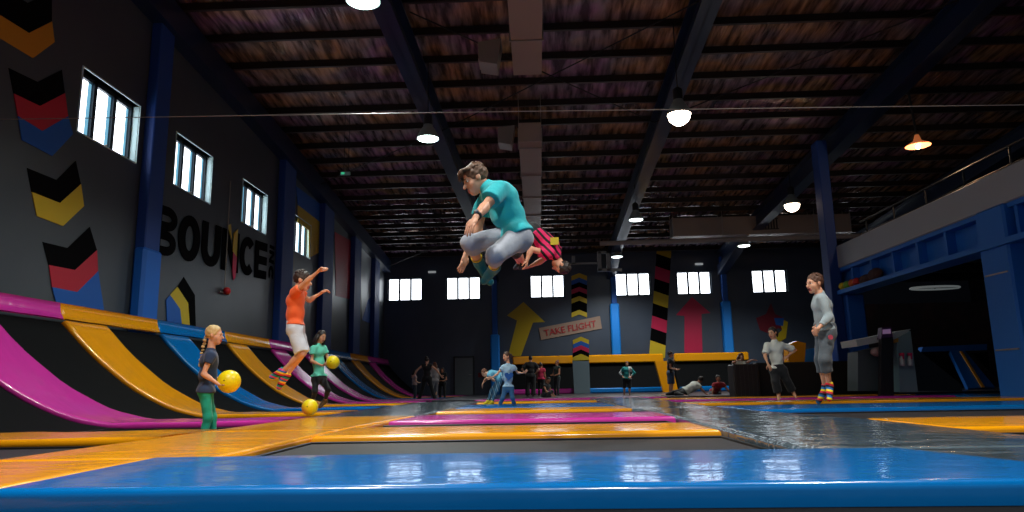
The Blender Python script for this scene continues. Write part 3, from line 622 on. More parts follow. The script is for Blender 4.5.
# orange tilted lamp at the right
c = lampat(918, 146, 6.3); o = root('flood_lamp', c); tag(o, 'amber flood lamp with wide shade hanging over the mezzanine', 'lamp')
b = MB(); b.lathe(c, [(.3, 0), (.28, .03), (.1, .14), (.05, .3)], 20); obj('lamp_shade', b.V, b.F, mat('amber_shade', (200, 120, 80), .5, emit=.5, ecol=(200, 110, 60)), o, True)
b = MB(); b.sphere(c-[0, 0, .02], .06); obj('bulb', b.V, b.F, mat('amber_bulb', (255, 200, 140), .5, emit=14), o, True)
b = MB(); b.tube([c+[0, 0, .25], c+[-.1, 0, 2.1]], .03, 8); obj('hanger', b.V, b.F, BLACK, o)
light('POINT', 'flood_lamp_light', c-np.array([0, 0, .15]), 60, (1, .7, .45), .1)
# ------------------------------------------------------------------ mezzanine on the right
MX = 9.5
def zy(v): return v
mz = root('mezzanine_gallery', (MX, 16, 2.9)); struct(mz)
y0, y1 = 6.0, 22.2
b = MB(); b.box((MX-.36, y0, 2.94), (MX+.2, y1, 3.06)); b.box((MX-.2, y0, 3.66), (MX+.2, y1, 3.76)); b.box((MX+.04, y0, 3.0), (MX+.1, y1, 3.7)); GIRD = mat('gallery_blue', (14, 104, 196), .6); obj('girder', b.V, b.F, GIRD, mz)
b = MB()
for k in range(18):
    y = y0+.3+k*1.22; 
    if y < y1: b.box((MX-.17, y, 3.06), (MX+.04, y+.09, 3.66))
obj('stiffener', b.V, b.F, GIRD, mz)
b = MB(); b.box((MX-.24, y0, 3.76), (MX-.12, y1, 4.44), bev=.02); obj('fascia_board', b.V, b.F, mat('fascia_grey', (150, 158, 166), .5), mz)
b = MB(); b.box((MX+.1, y0, 3.5), (XR, y1, 3.72)); obj('gallery_floor', b.V, b.F, DARK, mz)
b = MB()
for k in range(9): b.box((MX+.1, y0+1+k*1.8, 3.25), (XR, y0+1.12+k*1.8, 3.5))
obj('gallery_joist', b.V, b.F, BLACK, mz)
# gallery handrail
hr = root('handrail', (MX+.8, 15, 3.72)); tag(hr, 'dark steel handrail standing on the mezzanine edge', 'railing')
b = MB(); b.tube([(MX+.8, y0, 5.3), (MX+.8, y1, 5.3)], .03, 8); b.tube([(MX+.8, y0, 4.9), (MX+.8, y1, 4.9)], .02, 8); obj('rail', b.V, b.F, BLACK, hr)
for k in range(10):
    b = MB(); b.tube([(MX+.8, y0+.5+k*1.7, 3.72), (MX+.8, y0+.5+k*1.7, 5.32)], .025, 8); obj('baluster', b.V, b.F, BLACK, hr)
column(MX-.52, MX-.2, 21.7, 22.2, roofz(21.5)-.5, 0, m=STEELB, label='tall blue column at the far end of the mezzanine')
b = MB(); b.box((MX-.18, 21.5, ZF), (MX+.35, 22.2, 2.93), bev=.04); o = b.build('column_plinth', PADB); struct(o)
o = root('steel_column', (MX+.3, 14.2, ZF)); struct(o)
b = MB(); b.box((MX-.3, 13.85, ZF), (MX+1.9, 14.75, 3.76), bev=.04); obj('column_shaft', b.V, b.F, GIRD, o)
b = MB()
for z in (.9, 2.4): b.box((MX-.32, 13.95, z), (MX-.3, 14.65, z+.03))
obj('column_joint_strip', b.V, b.F, STEEL, o)
# balls left on the girder ledge
for (px, py, m, l) in ((834, 290, MRED, 'red ball at the outer end of the girder ledge'), (839, 289, mat('ball_yellow2', (220, 200, 30), .4), 'yellow ball on the girder ledge'), (844, 289.5, mat('ball_green', (120, 170, 40), .4), 'green ball on the girder ledge'),
                        (849, 287, mat('ball_orange', (220, 96, 24), .4), 'orange ball on the girder ledge, left of the red one'), (853.5, 288, mat('ball_red2', (196, 40, 30), .4), 'red ball on the ledge beside the orange one')):
    b = MB(); p = onX(px+4, py, MX-.22); p[2] = 3.06+.12; b.sphere(p, .12)
    tag(b.build('play_ball', m, None, True), l, 'ball', None)
p = onX(866, 283, MX-.1); o = root('heaped_jacket', (p[0], p[1], 3.06)); tag(o, 'dark heap of clothing lying on the girder ledge', 'clothing')
b = MB(); b.sphere((p[0], p[1], 3.2), (.12, .5, .14)); b.sphere((p[0], p[1]-.6, 3.25), (.12, .4, .18)); obj('cloth_heap', b.V, b.F, mat('heap_brown', (70, 40, 34), .8, bump=(6, .8, .08)), o, True)
# glowing ring lamp under the gallery
p = onY(935, 289, 19); o = root('ring_lamp', p); tag(o, 'flat oval ring lamp lit under the mezzanine ceiling', 'lamp')
b = MB(); pts = [(p[0]+.62*math.cos(t), p[1]+.3*math.sin(t), p[2]+.03) for t in np.linspace(0, 2*math.pi, 25)]; b.tube(pts, .03, 8, caps=False); obj('ring_tube', b.V, b.F, mat('ring_glow', (150, 160, 160), .3, emit=.25), o, True)
b = MB(); b.tube([(p[0], p[1], p[2]), (p[0], p[1], 3.5)], .012, 6); b.tube([(p[0]-.6, p[1], p[2]+.03), (p[0]+.6, p[1], p[2]+.03)], .012, 6); obj('hanger', b.V, b.F, BLACK, o)
# ------------------------------------------------------------------ black barrier, kiosk and pads behind it
bx0 = onY(731, 380, 20.)[0]; bx1 = onY(757, 380, 20.)[0]; bx2 = onY(899, 380, 20.)[0]
o = root('padded_barrier', ((bx0+bx2)/2, 20.2, ZF)); tag(o, 'long low black padded barrier across the right side', 'barrier')
b = MB(); b.box((bx1, 20, ZF), (bx2, 20.35, .9), bev=.03); obj('barrier_panel', b.V, b.F, mat('barrier_black', (9, 9, 11), .7), o)
b = MB(); b.box((bx0, 19.7, ZF), (bx1, 20.3, .86), bev=.03)
for k in range(6): b.box((bx0+.06+k*.11, 19.68, .0), (bx0+.09+k*.11, 19.7, .84))
obj('slatted_end', b.V, b.F, mat('barrier_slats', (30, 24, 26), .5), o)
def slab(name, px, Y, d, m, label, cat, parent=None):
    P = [onY(x, y, Y) for x, y in px]; b = MB().prism(P, (0, d, 0)); o = b.build(name, m, parent)
    return tag(o, label, cat) if label else o
slab('sloped_pad', [(795, 351), (834, 345), (834, 396), (800, 396)], 22.5, .4, BLUE, 'sloping blue pad edge behind the barrier', 'pad')
slab('wedge_pad', [(788, 345), (797, 341), (806, 343), (802, 398), (790, 398)], 21.5, .4, ORANGE, 'small orange wedge pad behind the girl in white', 'pad')
slab('wedge_pad', [(822, 344), (832, 341), (833, 398), (820, 398)], 21.4, .4, mat('pad_pale', (170, 184, 190), .4), 'pale wedge pad standing behind the tall boy', 'pad')
KY = 17.5
kb = root('kiosk_ramp', onY(905, 391, KY)); tag(kb, 'grey angular stand beside the barrier with control console and bottles', 'stand')
KG = mat('kiosk_grey', (120, 148, 154), .5); KG2 = mat('kiosk_light_grey', (172, 182, 184), .5)
def ks(name, px, Y, d, m): P = [onY(x, y, Y) for x, y in px]; b = MB().prism(P, (0, d, 0)); return obj(name, b.V, b.F, m, kb)
ks('front_post', [(900, 392), (918, 392), (910.5, 331), (897, 338)], KY, .5, KG)
ks('sloped_top', [(856, 340), (911, 329), (900, 338), (857.5, 346.5)], KY+.05, .9, KG2)
ks('rear_ramp', [(910, 338), (914.5, 347), (962, 385), (962, 391), (913, 391)], KY+.6, .8, mat('ramp_dark', (40, 46, 50), .5))
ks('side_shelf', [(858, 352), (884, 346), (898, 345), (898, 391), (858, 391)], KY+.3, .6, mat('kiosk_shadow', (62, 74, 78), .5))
cn = root('control_console', onY(886, 391, KY-.2)); tag(cn, 'dark control console with a purple screen by the grey stand', 'console')
def cs_(name, px, Y, d, m): P = [onY(x, y, Y) for x, y in px]; b = MB().prism(P, (0, d, 0)); return obj(name, b.V, b.F, m, cn)
cs_('console_body', [(881, 396), (894, 396), (893, 337), (881.5, 338)], KY-.2, .15, BLACK)
cs_('console_head', [(881, 339), (893, 338), (891.5, 327), (882, 327.5)], KY-.2, .2, mat('console_purple', (70, 34, 84), .5))
cs_('screen', [(883, 334), (891, 333.5), (890.5, 329), (883, 329.5)], KY-.22, .02, mat('console_screen', (190, 150, 200), .5, emit=.15))
slab('orange_tag', [(894, 343), (898.5, 342), (898.5, 338), (895, 339)], KY-.1, .05, MORG, 'small orange tag fixed beside the console', 'tag')
for (x, l) in ((902, 'spray bottle with pink cap hanging on the stand, left one'), (910, 'spray bottle with pink cap hanging on the stand, right one')):
    c = onY(x, 372, KY-.08); o = root('spray_bottle', c); tag(o, l, 'bottle')
    c = c+[0, -.06, .14]
    b = MB(); b.lathe(c, [(.0, 0), (.055, 0), (.06, .05), (.06, .16), (.025, .22), (.025, .24)], 14); obj('bottle_body', b.V, b.F, mat('bottle_white', (170, 176, 176), .4), o, True)
    b = MB(); b.box(c+[-.035, -.09, .24], c+[.035, .04, .31], bev=.01); b.box(c+[-.012, -.09, .16], c+[.012, -.07, .25]); obj('spray_cap', b.V, b.F, mat('cap_pink', (200, 40, 90), .4), o)
c = onY(877, 352, KY+.1); b = MB(); b.sphere(c, (.16, .1, .11)); tag(b.build('folded_towel', mat('towel_pink', (150, 120, 118), .8, bump=(12, .6, .03)), None, True), 'pale pink folded towel on the grey stand', 'towel')
# trampoline frame under the gallery
TY = 25.5
tf = root('wall_trampoline', onY(955, 384, TY)); tag(tf, 'dark blue framed sloping trampoline under the mezzanine', 'wall trampoline')
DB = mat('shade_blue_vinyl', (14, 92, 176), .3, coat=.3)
def ts(name, px, Y, d, m):
    P = [onY(x, y, Y) for x, y in px]; b = MB().prism(P, (0, d, 0)); return obj(name, b.V, b.F, m, tf)
ts('rail_pad', [(921, 352), (987, 350), (987, 344), (923, 347)], TY+1.2, .3, DB)
ts('bed_mesh', [(921, 352), (950, 351), (972, 384), (950, 387), (925, 362)], TY+1.1, .1, BEDW)
V = [onY(950, 351, TY+1.0), onY(965, 351, TY+1.0), onY(995, 387, TY-.4), onY(968, 388, TY-.4)]
b = MB().prism(V, (0, .12, -.1)); obj('divider_pad', b.V, b.F, DB, tf)
V = [onY(960, 351, TY+.95), onY(962, 351, TY+.95), onY(985, 387, TY-.5), onY(982, 387, TY-.5)]
b = MB().prism(V, (0, .04, -.02)); obj('orange_piping', b.V, b.F, MORG, tf)
ts('far_bed_mesh', [(972, 353), (988, 352), (990, 372)], TY+1.0, .1, BEDW)
struct(MB().box((13.0, 30, ZF), (XR, 30.2, 3.5)).build('wall_under_gallery', mat('under_wall', (34, 30, 34), .6, var=(1.2, (60, 36, 40), .5, .7))))
# ------------------------------------------------------------------ figures grown from blended volumes
def nrm(v): v = np.asarray(v, float); return v/(np.linalg.norm(v)+1e-12)
class Vol:
    """list of blended round cones and ellipsoids turned into one surface"""
    def __init__(s): s.p = []; s.sub = []; s.clips = []
    def cap(s, a, b, ra, rb=None, clip=None, k=.03, M=None):
        a = np.array(a, float); b = np.array(b, float); s.p.append(('c', a, b, ra, ra if rb is None else rb, clip, k)); return s
    def ell(s, c, r, M=None, clip=None, k=.02):
        s.p.append(('e', np.array(c, float), np.array(r, float), np.eye(3) if M is None else np.array(M, float), None, clip, k)); return s
    def cut(s, c, r, k=.008): s.sub.append((np.array(c, float), r, k)); return s
    def clip(s, p, n): s.clips.append((np.array(p, float), nrm(n))); return s
    def mesh(s, h, noise=0, nf=22):
        lo = np.full(3, 1e9); hi = -lo
        for q in s.p:
            if q[0] == 'c': m = max(q[3], q[4]); lo = np.minimum(lo, np.minimum(q[1], q[2])-m); hi = np.maximum(hi, np.maximum(q[1], q[2])+m)
            else: m = q[2].max(); lo = np.minimum(lo, q[1]-m); hi = np.maximum(hi, q[1]+m)
        lo -= 2.5*h; hi += 2.5*h
        n = np.ceil((hi-lo)/h).astype(int)+1
        D = np.full(n, .2, np.float32)
        ax = [lo[i]+h*np.arange(n[i]) for i in range(3)]
        for q in s.p:
            if q[0] == 'c': m = max(q[3], q[4])+.06; a = np.minimum(q[1], q[2])-m; b = np.maximum(q[1], q[2])+m
            else: m = q[2].max()+.06; a = q[1]-m; b = q[1]+m
            i0 = np.clip(((a-lo)/h).astype(int), 0, n-1); i1 = np.clip(((b-lo)/h).astype(int)+2, 1, n)
            sl = tuple(slice(i0[i], i1[i]) for i in range(3))
            X, Y, Z = [ax[i][sl[i]] for i in range(3)]
            P = np.stack(np.meshgrid(X, Y, Z, indexing='ij'), -1)
            if q[0] == 'c':
                ab = q[2]-q[1]; L = ab@ab
                t = np.clip(((P-q[1])@ab)/(L+1e-9), 0, 1)
                d = np.linalg.norm(P-q[1]-t[..., None]*ab, axis=-1)-(q[3]+(q[4]-q[3])*t)
            else:
                Q = (P-q[1])@q[3].T
                k0 = np.linalg.norm(Q/q[2], axis=-1); k1 = np.linalg.norm(Q/(q[2]**2), axis=-1)
                d = k0*(k0-1)/(k1+1e-6); d = np.where(k0 < 1e-3, -q[2].min(), d)
            if q[5]:
                for (cp, cn) in q[5]: d = np.maximum(d, (P-np.array(cp))@nrm(cn))
            k = q[6]; A = D[sl]; hh = np.maximum(k-np.abs(A-d), 0)/k
            D[sl] = np.minimum(A, d)-hh*hh*k/4
        G = None
        for (c, r, k) in s.sub:
            G = np.stack(np.meshgrid(*ax, indexing='ij'), -1) if G is None else G
            d = r-np.linalg.norm(G-c, axis=-1); hh = np.maximum(k-np.abs(D-d), 0)/k; D = np.maximum(D, d)+hh*hh*k/4
        if s.clips or noise:
            G = np.stack(np.meshgrid(*ax, indexing='ij'), -1) if G is None else G
            if noise:
                D = D+noise*(np.sin(G[..., 0]*nf+G[..., 2]*nf*.7)*np.sin(G[..., 2]*nf*1.3-G[..., 1]*nf*.8)+.6*np.sin(G[..., 0]*nf*2.1-G[..., 2]*nf*1.7+G[..., 1]*nf))
            for (c, nn) in s.clips: D = np.maximum(D, (G-c)@nn)
        return nets(D.astype(np.float32), lo, h)
def nets(D, lo, h):
    S = D < 0; nx, ny, nz = D.shape
    cnt = np.zeros((nx-1, ny-1, nz-1), np.int32); acc = np.zeros((nx-1, ny-1, nz-1, 3), np.float32)
    cor = [(i, j, k) for i in (0, 1) for j in (0, 1) for k in (0, 1)]
    def sl(c): return D[c[0]:nx-1+c[0], c[1]:ny-1+c[1], c[2]:nz-1+c[2]]
    for a in cor:
        for ax in range(3):
            if a[ax]: continue
            b = list(a); b[ax] = 1
            da, db = sl(a), sl(b); m = (da < 0) != (db < 0)
            t = np.where(m, da/(da-db+1e-12), 0)
            cnt += m
            for q in range(3):
                acc[..., q] += np.where(m, a[q]+(t if q == ax else 0), 0)
    act = cnt > 0; idx = np.full(act.shape, -1, np.int64); idx[act] = np.arange(act.sum())
    ijk = np.argwhere(act); V = lo+h*(ijk+acc[act]/cnt[act][:, None])
    Fs = []
    for ax in range(3):
        a = [slice(0, None)]*3; b = [slice(0, None)]*3; a[ax] = slice(0, -1); b[ax] = slice(1, None)
        m = S[tuple(a)] != S[tuple(b)]
        e = np.argwhere(m); inside = S[tuple(a)][m]
        u, v = [(1, 2), (2, 0), (0, 1)][ax]
        ok = (e[:, u] > 0) & (e[:, v] > 0) & (e[:, u] < D.shape[u]-1) & (e[:, v] < D.shape[v]-1)
        e = e[ok]; inside = inside[ok]
        def g(du, dv): f = e.copy(); f[:, u] -= du; f[:, v] -= dv; return idx[f[:, 0], f[:, 1], f[:, 2]]
        q = np.stack([g(1, 1), g(0, 1), g(0, 0), g(1, 0)], 1)
        q[~inside] = q[~inside][:, ::-1]
        Fs.append(q)
    return V, np.concatenate(Fs)
SKIN = mat('skin_light', (214, 158, 128), .5, sss=.08); SKIN2 = mat('skin_tan', (176, 118, 88), .5, sss=.08)
LIP = mat('lip_tone', (170, 84, 78), .5); EYEW = mat('eye_white', (230, 228, 222), .3); EYED = mat('eye_dark', (30, 22, 18), .25); MOUTH = mat('mouth_inside', (70, 20, 20), .6)
def cloth(name, rgb): return mat('cloth_'+name, rgb, .85, bump=(26, .35, .012), sheen=.15)
def hairm(name, rgb): return mat('hair_'+name, rgb, .55, bump=(60, .6, .01, (1, 1, .25)))
def person(label, Y0, J, S=1., face=(-1, 0, 0), headup=None, vox=.012, skin=SKIN, top=None, bottom=None, hair=None, feet=None, wt=1., hs=1., mouth=.0, prone=False, extra=None, group=None, eyes=True):
    """J: joints as pixel positions with a depth offset in metres. Keys: head neck chest pelvis shL elL wrL haL (R too) hipL knL anL toL"""
    Q = {k: onY(v[0], v[1], Y0+(v[2] if len(v) > 2 else 0)) for k, v in J.items() if k[:2] not in ('cu', 'pn')}
    zmin = min(Q['toL'][2], Q['toR'][2], Q['anL'][2]-.05, Q['anR'][2]-.05, Q['head'][2])
    ro = root('person', (Q['pelvis'][0], Q['pelvis'][1], max(zmin-.03, ZF))); tag(ro, label, 'person', group)
    side = nrm(Q['shL']-Q['shR']); spine = nrm(Q['chest']-Q['pelvis'])
    W = Q['pelvis']*.5+Q['chest']*.5; g = S*wt
    NB = Q['neck']
    U = nrm(headup) if headup is not None else nrm(Q['head']-NB+np.array([0, 0, .02])); Fv = np.array(face, float); Fv = nrm(Fv-U*(Fv@U)); Sv = np.cross(Fv, U)
    hsz = hs*S; H = Q['head']
    def hp(s_, f_, u_): return H+hsz*(Sv*s_+Fv*f_+U*u_)
    HM = np.stack([Sv, Fv, U])
    def torso(v, i, k=.05, low=True):
        hl, hr = Q['hipL'], Q['hipR']
        v.cap(hl, hr, .098*g+i, k=k); v.cap(Q['pelvis'], W, .105*g+i, .098*g+i, k=k)
        v.cap(W-side*.04*g, W+side*.04*g, .098*g+i, k=k)
        v.cap(Q['chest']-side*.07*g, Q['chest']+side*.07*g, .105*g+i, k=k)
        v.cap(W, Q['chest'], .1*g+i, .108*g+i, k=k)
        m = (Q['shL']+Q['shR'])/2
        v.cap(m+(Q['shL']-m)*.82, m+(Q['shR']-m)*.82, .058*g+i, k=k); v.cap(Q['chest'], NB, .095*g+i, .05*g+i, k=k)
    B = Vol(); torso(B, 0)
    B.cap(NB, hp(0, -.02, -.05), .054*S, .05*S, k=.02)
    for s in 'LR':
        B.cap(Q['sh'+s], Q['el'+s], .05*g, .037*g, k=.02); B.cap(Q['el'+s], Q['wr'+s], .038*g, .025*g, k=.015)
        f = Q['wr'+s]-Q['el'+s]; B.cap(Q['el'+s]+f*.12, Q['el'+s]+f*.4, .041*g, .036*g, k=.015)
        B.cap(Q['hip'+s], Q['kn'+s], .088*g, .054*g, k=.035); B.cap(Q['kn'+s], Q['an'+s], .053*g, .035*g, k=.02)
        f = Q['an'+s]-Q['kn'+s]; thigh = nrm(Q['kn'+s]-Q['hip'+s]); back = nrm(-(thigh-nrm(f)*(thigh@nrm(f)))+1e-6*spine)
        B.cap(Q['kn'+s]+f*.18+back*.012*g, Q['kn'+s]+f*.42+back*.014*g, .052*g, .046*g, k=.03)
        t = nrm(Q['to'+s]-Q['an'+s]); A = Q['an'+s]; heel = A-t*.03*S+nrm(f)*.035*S
        B.cap(A, heel, .034*S, .032*S, k=.02); B.cap(heel, Q['to'+s], .03*S, .024*S, k=.02); B.cap(A, A*.45+Q['to'+s]*.55, .033*S, .03*S, k=.02)
    # head
    def he(c, r, k=.012): B.ell(hp(*c), np.array(r)*hsz, HM, k=k)
    he((0, -.012, .03), (.076, .094, .088)); he((0, .03, -.035), (.06, .062, .082), .02); he((0, .058, -.098), (.03, .026, .022), .02)
    he((-.035, .045, -.035), (.028, .03, .03)); he((.035, .045, -.035), (.028, .03, .03))
    B.cap(hp(0, .09, -.0), hp(0, .112, -.036), .008*hsz, .0135*hsz, k=.01)
    B.cap(hp(-.036, .08, .016), hp(.036, .08, .016), .011*hsz, k=.012)
    B.cap(hp(-.018, .09, -.066), hp(.018, .09, -.066), .0085*hsz, k=.006); B.cap(hp(-.015, .088, -.08), hp(.015, .088, -.08), .0085*hsz, k=.006)
    for q in (-1, 1):
        he((q*.077, -.008, -.008), (.01, .02, .031), .008)
        B.cut(hp(q*.031, .104, .0), .014*hsz, .01)
    if mouth: B.cut(hp(0, .1, -.074), mouth*hsz, .004)
    # hands
    tubes = MB()
    for s in 'LR':
        wr = Q['wr'+s]; ha = Q['ha'+s]; d = nrm(ha-wr); pn = J.get('pn'+s); 
        pn = nrm(np.array(pn, float)) if pn else nrm(np.cross(d, side)+1e-3)
        pn = nrm(pn-d*(pn@d)); lat = np.cross(d, pn)*(1 if s == 'L' else -1)
        hz = S*1.0; curl = J.get('cu'+s, .5)
        M3 = np.stack([lat, d, pn]); B.ell(wr+d*.05*hz, np.array((.04, .055, .017))*hz, M3, k=.015)
        for fi, (off, ln) in enumerate(((-.029, .068), (-.0095, .078), (.0105, .073), (.029, .057))):
            p = wr+d*.088*hz+lat*off*hz; pts = [p-d*.02*hz]; dd = nrm(d+lat*off*3); pts.append(p); ang = curl*(.5+.1*fi)
            for seg in (.45, .32, .23):
                dd = nrm(dd*math.cos(ang)+pn*math.sin(ang)); p = p+dd*ln*seg*hz; pts.append(p)
            r = [.0095*hz, .0092*hz, .0085*hz, .0078*hz, .005*hz]; tubes.tube(pts, r, 7)
        p = wr+d*.03*hz-lat*.032*hz; q1 = p+(d*.6-lat*.75+pn*.25)*.038*hz; q2 = q1+nrm(d*.85-lat*.2+pn*.5)*.034*hz; q3 = q2+nrm(d*.8+pn*.6+lat*.1)*.024*hz
        tubes.tube([p, q1, q2, q3], [.013*hz, .0115*hz, .0095*hz, .006*hz], 7)
    V, Fc = B.mesh(vox)
    mi = np.zeros(len(Fc), int)
    cen = V[Fc].mean(1); L = (cen-H)@HM.T/hsz
    lipm = (np.abs(L[:, 0]) < .026) & (L[:, 1] > .07) & (L[:, 2] < -.055) & (L[:, 2] > -.093)
    if mouth: mi[lipm] = 4; inn = (np.linalg.norm(L-np.array([0, .1, -.074]), axis=1) < mouth*1.25); mi[inn] = 5
    elif vox < .014: mi[lipm & (L[:, 1] > .088)] = 4
    V = list(map(tuple, V)); Fc = [list(f) for f in Fc]; n = len(V)
    V += tubes.V; Fc += [[n+i for i in f] for f in tubes.F]; mi = list(mi)+[0]*len(tubes.F)
    if eyes:
        e = MB()
        for q in (-1, 1):
            e.sphere(hp(q*.031, .0725, .0), np.array((.0125, .0125, .009))*hsz, 10, 8, 0); e.sphere(hp(q*.031, .0805, .0), .0068*hsz, 8, 6, 1)
            e.tube([hp(q*.016, .094, .018), hp(q*.03, .095, .023), hp(q*.046, .084, .019)], .0035*hsz, 5, 2)
        n = len(V); V += e.V; Fc += [[n+i for i in f] for f in e.F]; mi += [1+m for m in e.M]
    hm = hair[0] if hair else EYED
    obj('body', V, Fc, [skin, EYEW, EYED, hm, LIP, MOUTH], ro, True, mi)
    def leg_prims(v, i, frac, k=.03, flare=0):
        """frac 0..1 thigh, 1..2 shin"""
        for s in 'LR':
            h_, k_, a_ = Q['hip'+s], Q['kn'+s], Q['an'+s]
            if frac <= 1:
                e_ = h_+(k_-h_)*frac; v.cap(h_, k_, .088*g+i, .06*g+i+flare, clip=[(e_, k_-h_)], k=k)
            else:
                v.cap(h_, k_, .088*g+i, .056*g+i, k=k); e_ = k_+(a_-k_)*(frac-1)
                v.cap(k_, a_, .056*g+i, .042*g+i+flare, clip=[(e_, a_-k_)], k=k)
    if bottom:
        m, frac, i, flare = bottom
        v = Vol(); hl, hr = Q['hipL'], Q['hipR']
        cl = [(Q['pelvis']+spine*.065*g, spine)]
        v.cap(hl, hr, .1*g+i, clip=cl, k=.04); v.cap(Q['pelvis'], W, .107*g+i, .1*g+i, clip=cl, k=.04); leg_prims(v, i, frac, flare=flare)
        VV, FF = v.mesh(vox, noise=.0035*S, nf=20/S); obj('trousers' if frac > 1.2 else 'shorts', VV, FF, m, ro, True)
    if top:
        m, sl, i, hem = top      # material, sleeve length 0..2, inflation, hem below pelvis
        v = Vol(); hc = Q['pelvis']-spine*hem*S
        torso(v, i, k=.04); v.cap(Q['hipL'], Q['hipR'], .113*g+i, k=.04)
        for s in 'LR':
            a_, b_, c_ = Q['sh'+s], Q['el'+s], Q['wr'+s]
            if sl <= 0: continue
            if sl <= 1: v.cap(a_, b_, .058*g+i, .052*g+i*1.4, clip=[(a_+(b_-a_)*sl, b_-a_)], k=.03)
            else: v.cap(a_, b_, .055*g+i, .043*g+i, k=.03); v.cap(b_, c_, .043*g+i, .03*g+i, clip=[(b_+(c_-b_)*(sl-1), c_-b_)], k=.02)
        v.clip(hc, -spine)
        v.clip(NB+nrm(NB-Q['chest'])*.03*S, nrm(NB-Q['chest']))
        VV, FF = v.mesh(vox, noise=.006*S, nf=16/S); obj('shirt', VV, FF, m, ro, True)
    if hair:
        v = Vol(); hm, style = hair
        v.ell(hp(0, -.018, .036), np.array((.084, .1, .094))*hsz, HM)
        v.clip(hp(0, .062, .04), Fv*1.0-U*.55 if style != 'fringe' else Fv-U*1.0) if style != 'fringe' else v.clip(hp(0, .085, .035), Fv*.8-U*1.0)
        v2 = Vol(); v2.p = v.p; v2.clips = v.clips
        if style in ('short', 'fringe'): v2.clip(hp(0, -.06, -.06), -U-Fv*.15)
        VV, FF = v2.mesh(vox*.8, noise=.004*hsz, nf=60); 
        b = MB(); b.V = list(map(tuple, VV)); b.F = [list(f) for f in FF]; b.M = [0]*len(b.F)
        def locks(pts, rad, n=10): b.tube(pts, rad, n)
        if style == 'braid':
            a = hp(-.0, -.105, -.03); e_ = Q['braid']; N_ = 9
            for q in range(N_):
                t = q/(N_-1); c = a*(1-t)+e_*t; b.sphere(c+Sv*(.012*hsz*(1 if q % 2 else -1)), np.array((.026, .026, .022))*hsz*(1-.35*t), 10, 7)
            b.sphere(e_-np.array([0, 0, .02]), np.array((.014, .014, .03))*hsz, 8, 6)
        if style == 'pony':
            a = hp(0, -.1, .05); b.sphere(a, .03*hsz, 10, 8); locks([a, hp(0, -.15, .03), hp(0, -.165, -.03), hp(0, -.15, -.1)], [.02*hsz, .032*hsz, .03*hsz, .008*hsz])
        if style == 'bun': b.sphere(hp(0, -.06, .12), .045*hsz, 12, 9)
        if style == 'long':
            for (s_, f_) in ((-.07, -.03), (-.05, -.075), (0, -.1), (.05, -.075), (.07, -.03), (-.08, .0), (.08, .0)):
                locks([hp(s_*.9, f_, .02), hp(s_*1.15, f_*1.1, -.06), hp(s_*1.3, f_*1.1-.01, -.13), hp(s_*1.1, f_*1.05-.01, -.2)], [.032*hsz, .036*hsz, .033*hsz, .01*hsz], 8)
        if style in ('short', 'fringe'):
            for q in range(34):
                th = rng.uniform(-1.5, 1.5); ph = rng.uniform(-.2, 1.0)
                if style == 'fringe' and q < 20: base = hp(.06*math.sin(th), .062+.01*math.cos(th), .088); tip = base+hsz*(Fv*rng.uniform(.03, .05)-U*rng.uniform(.02, .055)+Sv*.02*math.sin(th)); mid = base+hsz*(Fv*.03+U*.004); locks([base-hsz*Fv*.04-hsz*U*.005, base, mid, tip], [.016*hsz, .015*hsz, .011*hsz, .003*hsz], 5)
                else:
                    n_ = nrm(Sv*math.sin(th)*.9+U*(.5+math.cos(th)*.5)-Fv*ph); base = hp(0, -.018, .036)+hsz*(Sv*(n_@Sv)*.078+Fv*(n_@Fv)*.092+U*(n_@U)*.088); tip = base+hsz*(n_*.014+Fv*.02-U*.012)
                    locks([base-n_*.01*hsz-Fv*.02*hsz, base+n_*.006*hsz, tip], [.013*hsz, .012*hsz, .003*hsz], 5)
        obj('hair', b.V, b.F, hm, ro, True)
    if feet:
        m, up_, i = feet
        for s in 'LR':
            v = Vol(); f = Q['an'+s]-Q['kn'+s]; t = nrm(Q['to'+s]-Q['an'+s]); A = Q['an'+s]; heel = A-t*.03*S+nrm(f)*.035*S
            v.cap(A, heel, .034*S+i, .034*S+i, k=.02); v.cap(heel, Q['to'+s], .032*S+i, .027*S+i, k=.02); v.cap(A, A*.45+Q['to'+s]*.55, .034*S+i, .031*S+i, k=.02)
            e_ = A-nrm(f)*up_*S; v.cap(A, e_-nrm(f)*.03, .037*S+i, .041*S+i, clip=[(e_, -f)], k=.02)
            VV, FF = v.mesh(vox); obj('sock', VV, FF, m, ro, True)
    if extra: extra(ro, Q, hp, HM, Sv, Fv, U, side, spine)
    return ro
def ball(px, py, Y, r, label):
    c = onY(px, py, Y); o = root('rubber_ball', c-[0, 0, r]); tag(o, label, 'ball', 'yellow rubber balls')
    b = MB(); b.sphere(c, r, 28, 18); obj('ball_skin', b.V, b.F, BALL, o, True)
    b = MB(); b.tube([c+[0, -r*.99, .01], c+[0, -r*1.005, .01]], .009, 8); obj('air_valve', b.V, b.F, mat('valve_dark', (120, 104, 20), .5), o)
    return c
def part_of(ro, nm, k=0): return [c for c in ro.children if c.name.split('.')[0] == nm][k]
